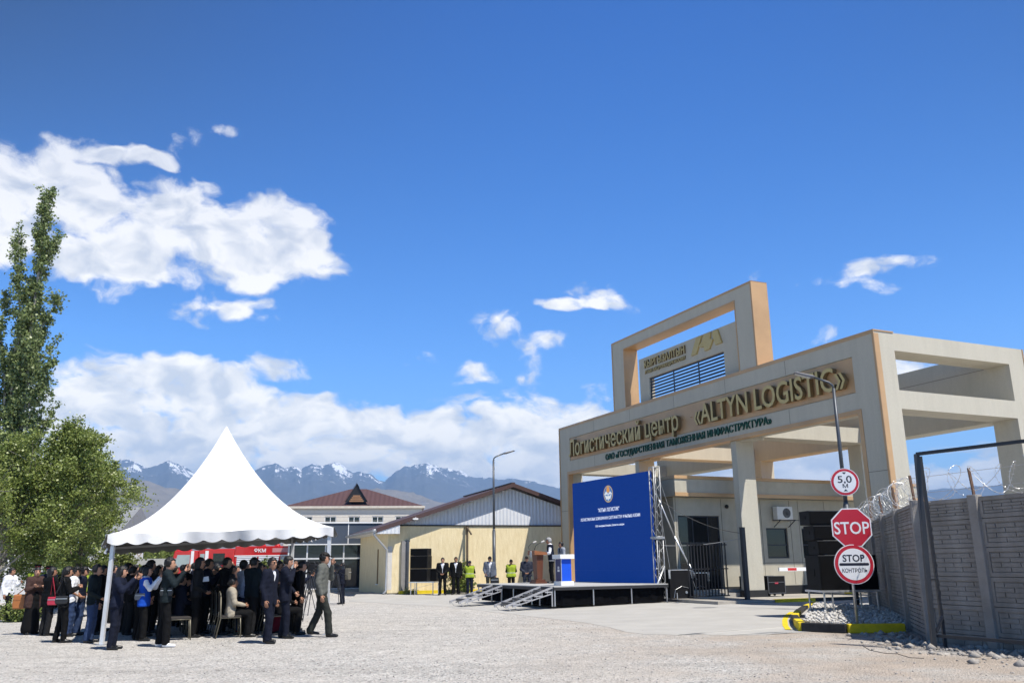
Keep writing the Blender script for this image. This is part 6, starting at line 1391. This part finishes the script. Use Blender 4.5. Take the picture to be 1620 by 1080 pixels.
s_ = c['W'](c['pel'])+np.array([.16, -.12, -.16]); q = c['W'](c['sh'][0]); bag(c, s_, .22, .19, .09, REDB, 'small red handbag of the woman in black', [s_+[-.06, 0, .18], q+[.0, -.09, .05], s_+[.06, 0, .18]])
d = P_(93, 1016, 906, 35, 'woman in black with a long ponytail and a black shoulder bag', top=C_BLK, bottom=C_BLK, coat=.16, hair='tail', fem=True, arms=('fold', 'fold'), legs='relax')
s_ = d['W'](d['pel'])+np.array([.05, -.17, -.06]); q = d['W'](d['sh'][0]); bag(d, s_, .27, .17, .10, BAGB, 'large black leather shoulder bag of the woman with the ponytail', [s_+[-.1, .03, .2], d['W'](d['pel'])+[-.08, -.16, .2], q+[-.02, -.09, .06], s_+[.1, .03, .2]], rz=.2)
P_(108, 1006, 896, 12, 'man in white tee and black cap with jeans beside the tent', top=C_WHT, bottom=C_JEAN, short=True, cap=C_BLK, arms=('front', 'front'))
P_(121, 1004, 899, 15, 'man in navy polo and black cap with hands clasped behind', top=C_NAVY2, bottom=C_JEAN, short=True, cap=C_BLK, arms=('back', 'back'))
P_(128, 975, 897, 20, 'man in white cap and yellow vest behind the black caps', top=C_BLK, bottom=C_BLK, vest=C_HIVIS, cap=C_WHT)
P_(51, 975, 893, -60, 'police officer in peaked cap and yellow vest under the trees', top=C_BLK, bottom=C_BLK, vest=C_HIVIS, cap=(C_BLK, 'police'), legs='relax')
P_(69, 978, 895, -80, 'police officer in peaked cap and dark uniform under the trees', top=C_NAVY2, bottom=C_BLK, cap=(C_BLK, 'police'), legs='relax')
P_(92, 962, 894, -50, 'black haired person far back between the police and the white tee', top=C_BLK, bottom=C_BLK)
P_(106, 958, 892, -30, 'tanned man far back behind the black caps', top=C_DRK, bottom=C_BLK)
P_(140, 1016, 891, 8, 'man in dark teal jacket and blue jeans just left of the tent leg', top=C_TEAL, bottom=C_JEAN, arms=('front', 'down'), wide=1.08)
P_(152, 1003, 893, 20, 'man in black jacket right behind the teal jacket', top=C_BLK, bottom=C_BLK, arms=('back', 'back'))
P_(160, 998, 918, 15, 'person in dark jacket behind the front tent leg', top=C_TEAL, bottom=C_GREY, coat=.1)
w = P_(177, 1027, 896, 8, 'woman in navy puffer jacket filming with a phone at the tent leg', top=C_NAVY2, bottom=C_NAVY, coat=.10, hair='long', fem=True, arms=('phone', 'phone'), lean=.05, wide=1.06)
phone(w, 'black phone raised by the woman in the navy puffer jacket')
w = P_(222, 1013, 902, 10, 'woman in royal blue vest with white sleeves filming', top=C_WHT, bottom=C_BLK, vest=C_BLUE, fem=True, hair='long', arms=('phone', 'phone'), legs='relax', wide=1.1)
phone(w, 'dark phone raised by the woman in the blue vest'); s_ = w['W'](w['pel'])+np.array([-.02, -.19, .0]); q = w['W'](w['sh'][1]); bag(w, s_, .22, .14, .08, GBAG, 'grey bag slung on the back of the blue vest', [s_+[-.1, .03, .15], q+[-.02, -.09, .05], q+[.03, .03, .06]], rz=.35)
w = P_(256, 1023, 880, 18, 'tall man in black filming, black pouch slung behind, white trainers', top=C_TEAL, bottom=C_BLK, shoes=SHOEW, arms=('phone', 'phone'), legs='relax', wide=1.08)
phone(w, 'black phone held up by the tall man in black'); s_ = w['W'](w['pel'])+np.array([.06, -.16, .04]); q = w['W'](w['sh'][1]); bag(w, s_, .25, .16, .08, BAGB, 'black pouch slung across the back of the tall man', [s_+[-.13, .03, .16], q+[.02, -.10, .04], q+[.05, .05, .06]], rz=.2)
w = P_(378, 1000, 886, 35, 'boyish man with curly black hair in a pale blue white tee and jeans', top=C_LBL, bottom=C_JEAN, shoes=SHOER, short=True, hair='curly', arms=('fold', 'fold'), wide=.98)
P_(422, 1017, 880, -8, 'man in navy suit and sunglasses looking over his shoulder', top=C_NAVY, bottom=C_NAVY, under=C_WHT, coat=.17, glasses=True, arms=('down', 'down'), look=-.35, wide=1.10, legs='relax')
P_(448, 1009, 878, 5, 'man in navy suit with his hand at his mouth', top=C_NAVY, bottom=C_NAVY, under=C_WHT, coat=.17, arms=('face', 'bag'), nod=.18, look=-.15, wide=1.12, legs='relax')
P_(437, 1000, 889, 25, 'person in dark red dress half hidden between the two navy suits', top=C_RED, bottom=C_RED, skirt=True, fem=True, hair='bun')
P_(470, 981, 889, 8, 'camera operator in navy jacket and grey beanie cap at the tripod', top=C_NAVY2, bottom=C_OLV, coat=.06, cap=(C_STEEL, 'beanie'), arms=('cam', 'cam'), lean=.08)
P_(506, 1007, 872, 3, 'man in grey jacket and black cap with a hand raised to his face', top=C_GREY, bottom=C_OLV, coat=.10, cap=C_BLK, arms=('down', 'face'), legs='walk', lean=.02, look=.1, wide=1.06)
w = P_(541, 955, 889, 170, 'cameraman with backpack in dark suit by the glazed building', top=C_NAVY, bottom=C_NAVY, under=C_WHT, coat=.12, arms=('cam', 'cam'), look=.2)
bag(w, w['W'](w['pel'])+np.array([.19, .05, .06]), .30, .46, .18, mat('olive backpack', (.12, .11, .085), .8), 'olive grey backpack worn by the cameraman', cat='backpack', rz=w['head'])
# --- behind, in front of the fire engine
P_(361, 965, 886, -75, 'bald man in white shirt and sunglasses before the fire engine', top=C_WHT, bottom=C_BLK, bald=True, glasses=True)
P_(392, 965, 889, -80, 'man in sunglasses before the fire engine beside the curly haired man', top=C_LG, bottom=C_BLK, glasses=True, coat=.1)
# --- at the warehouse and stage
P_(700, 941, 881, -90, 'man in black suit and open white shirt, left of two by the yellow wall', y=43.0, top=C_BLK, bottom=C_BLK, under=C_WHT, coat=.17, arms=('front', 'front'), legs='relax')
P_(721, 941, 880, -88, 'man in black suit and open white shirt, right of two by the yellow wall', y=43.4, top=C_BLK, bottom=C_BLK, under=C_WHT, coat=.17, arms=('down', 'down'), legs='relax')
P_(743, 938, 886, -85, 'officer in yellow vest with hands clasped beside the two black suits', y=43.2, top=C_BLK, bottom=C_NAVY2, vest=C_HIVIS, cap=C_NAVY2, arms=('back', 'back'), fem=True)
w = P_(775, 938, 879, -80, 'man in open blue grey jacket holding a briefcase by the lamp post', y=42.4, top=C_STEEL, bottom=C_OLV, under=C_WHT, coat=.14, cap=C_BLK, arms=('bag', 'down'), legs='relax', wide=1.05)
s_ = w['W'](w['wr'][1])+np.array([-.05, -.03, -.42]); t = bag(w, s_, .42, .32, .12, BAGB, 'black briefcase carried by the man at the lamp post', cat='briefcase', rz=-.1); m = MB(); m.tube([(-.07, 0, .32), (-.06, 0, .37), (.06, 0, .37), (.07, 0, .32)], .012, 6); m.build('handle', BAGB, t)
P_(809, 938, 884, -85, 'officer in yellow vest standing alone between lamp post and lectern', y=42.8, top=C_BLK, bottom=C_BLK, vest=C_HIVIS, cap=C_BLK, arms=('back', 'back'), fem=True)
P_(834, 940, 879, -90, 'man in dark camouflage in the shade behind the stage', y=42.6, top=C_CAMO, bottom=C_CAMO, coat=.14, cap=C_BLK, arms=('front', 'front'), legs='relax', wide=1.08)
p = Sg(2.45, 4.5, DZ); H_ = float(np.clip(aty(869, 849, p[1])[2]-p[2], 1.62, 1.84)); person(p, 185, H_, 'grey haired man in dark vest speaking at the wooden lectern', top=C_WHT, bottom=C_BLK, vest=C_NAVY2, hairm=HAIRG, arms=('lectern', 'lectern'), lean=.10, glasses=False)
p = Sg(3.1, 4.75, DZ); H_ = float(np.clip(aty(884, 856, p[1])[2]-p[2], 1.58, 1.8)); person(p, 200, H_, 'man in light grey jacket standing behind the speaking man', top=C_LG, bottom=C_BLK, under=C_BLK, coat=.14, hair='short', arms=('front', 'front'))

# ------------------------------------------------------------------ tripods with video cameras
def tripod(loc, h, lab, rz, lab2):
    t = thing('tripod', lab, 'tripod', loc, rz); m = MB(); m.tube([(0, 0, h*.62), (0, 0, h)], .022, 8); m.build('column', BLACK, t)
    for k in range(3):
        a = k*2.094+.5; f = np.array([math.cos(a)*.42, math.sin(a)*.42, 0]); tp = np.array([math.cos(a)*.05, math.sin(a)*.05, h*.92]); m = MB(); md = (f+tp)/2; sd = np.array([-math.sin(a), math.cos(a), 0])*.03
        m.tube([tp+sd, md+sd], .012, 6); m.tube([tp-sd, md-sd], .012, 6); m.tube([md+(tp-md)*.1, f], .013, 6); m.build('leg', DARKSTEEL, t)
    m = MB(); m.sphere((0, 0, h), .06, 8); m.box(-.06, .10, -.05, .05, h+.03, h+.07); m.bar((-.05, 0, h), (-.45, .08, h-.18), .02); m.build('head', BLACK, t)
    c = thing('video_camera', lab2, 'camera', (loc[0], loc[1], h+.072), rz)
    m = MB(); m.box(-.20, .16, -.055, .055, 0, .15); m.build('body', BLACK, c, bevel=.012); m = MB(); m.tube([(.16, 0, .08), (.24, 0, .08), (.30, 0, .08)], [.045, .05, .06], 12); m.box(.30, .37, -.075, .075, .025, .135); m.build('lens', BLACK, c)
    m = MB(); m.tube([(-.12, 0, .15), (-.08, 0, .21), (.10, 0, .21), (.14, 0, .15)], .014, 6); m.build('handle', BLACK, c); m = MB(); m.tube([(-.10, .08, .16), (.22, .08, .18)], .018, 8); m.build('microphone', C_DRK, c); m = MB(); m.box(-.16, -.04, -.12, -.058, .08, .16); m.build('viewfinder', BLACK, c)
    m = MB(); m.box(-.30, -.20, -.05, .05, .02, .14); m.build('battery', DARKSTEEL, c); return t
for (u, v, h, lab, l2) in ((487, 981, 1.36, 'black tripod at right hand of the beanie capped operator', 'black video camera beside the beanie capped operator'), (480, 965, 1.42, 'black tripod standing farthest back of the press tripods', 'black video camera farthest back of the press cameras'), (494, 972, 1.38, 'black tripod partly behind the man in the grey jacket', 'black video camera partly behind the man in the grey jacket'), (531, 957, 1.3, 'black tripod in front of the cameraman with a backpack', 'black video camera of the cameraman with a backpack')):
    p = gnd(u, v); tripod((p[0], p[1], 0), h, lab, R_(-5 if u < 520 else 175), l2)

# ------------------------------------------------------------------ banquet chairs with seated guests under the tent, standing guests around them
CHF = mat('champagne chair frame', (.17, .155, .115), .45, metal=.4); CHS = mat('dark chair cushion', (.03, .026, .024), .9, bump=.2)
def make_chair():
    t = thing('banquet_chair', '', 'chair'); m = MB(); m.box(-.21, .21, -.21, .22, .42, .48); m.build('seat', CHS, t, bevel=.02); m = MB(); m.prism([(-.18, .56), (.18, .56), (.19, .88), (.0, .95), (-.19, .88)], lambda x, y, z: (x, z-.02*(y-.5), y), -.245, -.215); m.build('backrest', CHS, t, bevel=.01)
    for s in (1, -1):
        m = MB(); m.tube([(s*.19, .20, .44), (s*.20, .23, .0)], .013, 6); m.build('leg', CHF, t, smooth=True); m = MB(); m.tube([(s*.20, -.30, 0), (s*.20, -.22, .42), (s*.20, -.245, .88)], .013, 6); m.build('leg', CHF, t, smooth=True)
    m = MB(); m.tube([(-.20, -.245, .88), (-.17, -.255, .95), (0, -.26, .99), (.17, -.255, .95), (.20, -.245, .88)], .013, 6); m.build('back_frame', CHF, t, smooth=True)
    m = MB(); m.tube([(-.20, -.22, .43), (-.20, .2, .43)], .012, 5); m.tube([(.20, -.22, .43), (.20, .2, .43)], .012, 5); m.tube([(-.195, .215, .25), (.195, .215, .25)], .009, 5); m.build('seat_frame', CHF, t, smooth=True); return t
chair0 = make_chair(); used = [False]
def chair(x, y, ang, lab):
    if used[0]: c = copy_tree(chair0)
    else: c = chair0; used[0] = True
    c.location = (x, y, 0); c.rotation_euler = (0, 0, ang); c['label'] = lab; c['group'] = 'banquet chairs under the tent'; return c
def tent_pt(s, t): p = cA+ssv*s+ddv*t; return p
face = 24.5+0                                     # everyone looks along the tent's depth, towards the stage
looks = [dict(top=C_BLK, bottom=C_BLK, hair='short'), dict(top=C_DRK, bottom=C_BLK, hair='long', fem=True), dict(top=C_NAVY, bottom=C_BLK, coat=.1), dict(top=C_BRN, bottom=C_BLK, hair='bun', fem=True), dict(top=C_TEAL, bottom=C_DRK, cap=C_BLK), dict(top=C_BLK, bottom=C_DRK, hair='bun', fem=True)]
seat_words = ['black haired guest in black', 'long haired woman in charcoal', 'guest in navy jacket', 'woman in brown with tied hair', 'guest in teal jacket and black cap', 'woman in black with tied hair']
row_words = ['nearest row', 'second row', 'third row', 'back row']; col_words = ['left end', 'middle', 'right end']
protos = []; k = 0
for r in range(4):
    for cidx in range(3):
        p = tent_pt(1.55+cidx*1.05, .55+r*.95); lk = looks[(r*2+cidx*3+r*cidx) % 6]; sw_ = seat_words[(r*2+cidx*3+r*cidx) % 6]
        if r == 0 and cidx == 1:
            chair(p[0], p[1], R_(face-90), 'gold framed chair of the seated woman in beige'); person((p[0], p[1], 0), face, 1.66, 'woman in beige jacket sitting on a gold framed chair at the tent edge', top=C_BEI, bottom=C_BLK, coat=.08, legs='sit', arms=('lap', 'lap'), hair='bun', fem=True, wide=1.1); continue
        if r == 0 and cidx == 0:
            chair(p[0], p[1], R_(face-90), 'empty gold framed chair at the tent edge behind the tall man in black'); continue
        chair(p[0], p[1], R_(face-90), f'gold framed chair at the {col_words[cidx]} of the {row_words[r]} under the tent')
        person((p[0]+.02, p[1], 0), face+random.uniform(-12, 12), random.uniform(1.62, 1.78), f'{sw_} seated at the {col_words[cidx]} of the {row_words[r]}', legs='sit', arms=random.choice([('lap', 'lap'), ('cross', 'cross'), ('lap', 'face')]), vox=.026, **lk)
stand = [(288, 992, 891, 'guest in black standing between the empty chair and the tall man', 5), (312, 990, 894, 'guest in black standing just behind the empty gold framed chair', 0), (338, 988, 896, 'guest in black standing just left of the seated woman in beige', 0), (360, 990, 895, 'long haired guest standing behind the seated woman in beige', 1), (398, 990, 897, 'guest in black just behind the pale blue tee', 5), (408, 996, 893, 'guest in black half hidden by the man in sunglasses and navy suit', 0), (268, 990, 899, 'guest in black just right behind the tall man in black', 5), (228, 998, 895, 'guest in black close behind the woman in the blue vest', 0), (200, 1004, 904, 'woman in black close behind the navy puffer jacket', 5), (240, 1000, 900, 'guest in charcoal between the blue vest and the tall man', 1), (192, 1000, 889, 'black haired guest standing just right of the front tent leg', 0), (204, 990, 892, 'guest in charcoal standing behind the raised phone of the puffer jacket', 1), (216, 994, 898, 'guest in black between the puffer jacket and the blue vest', 5), (236, 985, 897, 'guest in dark clothes standing right behind the blue vest', 2), (245, 980, 892, 'guest with black hair left of the tall man in black', 0), (282, 985, 892, 'guest standing right behind the raised arm of the tall man', 4),
         (300, 982, 889, 'guest in dark suit standing left in the shade of the tent', 2), (319, 978, 892, 'guest in charcoal standing in the shade left of the fire engine window', 1), (336, 980, 890, 'guest standing in the shade under the fire engine window', 0), (349, 985, 894, 'woman in black standing left of the bald man', 5), (368, 978, 897, 'woman in brown standing under the bald man', 3), (403, 985, 893, 'guest in black standing right of the curly haired man', 0), (172, 985, 893, 'guest in navy behind the front tent leg', 2), (330, 965, 893, 'guest farther back below the fire engine cabin', 4), (411, 978, 899, 'guest in charcoal left of the man in sunglasses', 1)]
for q_, (s_t, t_t) in enumerate(((.75, 1.0), (1.25, 1.45), (1.9, 1.05), (2.55, 1.5), (3.1, 1.0), (3.75, 1.45), (4.2, .95), (.9, 2.0), (2.2, 2.1), (3.4, 2.2), (4.3, 2.0))):
    pp_ = tent_pt(s_t, t_t); wd = ('far left', 'left', 'left of centre', 'centre', 'right of centre', 'right', 'far right', 'far left', 'centre', 'right of centre', 'far right')[q_]
    person((pp_[0], pp_[1], 0), face+random.uniform(-30, 30), random.uniform(1.60, 1.76), f'standing guest in the {"front" if q_ < 7 else "deep"} shade at the {wd} of the tent', vox=.026, arms=random.choice([('down', 'down'), ('front', 'front'), ('cross', 'cross'), ('phone', 'phone')]), **looks[(0, 5, 1, 0, 4, 5, 0, 1, 2, 5, 0)[q_]])
for (u, vf, vh, lab, li) in stand:
    P_(u, vf, vh, 24+random.uniform(-25, 25), lab, vox=.024, arms=random.choice([('down', 'down'), ('front', 'front'), ('back', 'back'), ('phone', 'phone')]), legs=random.choice(['stand', 'relax']), **looks[li])
fan = thing('paper_sheet', 'white paper held up as a sunshade among the seated guests', 'paper', tuple(aty(320, 921, 20.3)), .5); m = MB(); m.prism([(-.16, 0), (.15, .03), (.13, .14), (-.12, .10)], lambda x, y, z: (x, z+.2*y, y), -.002, .002); m.build('sheet', WHITE, fan)
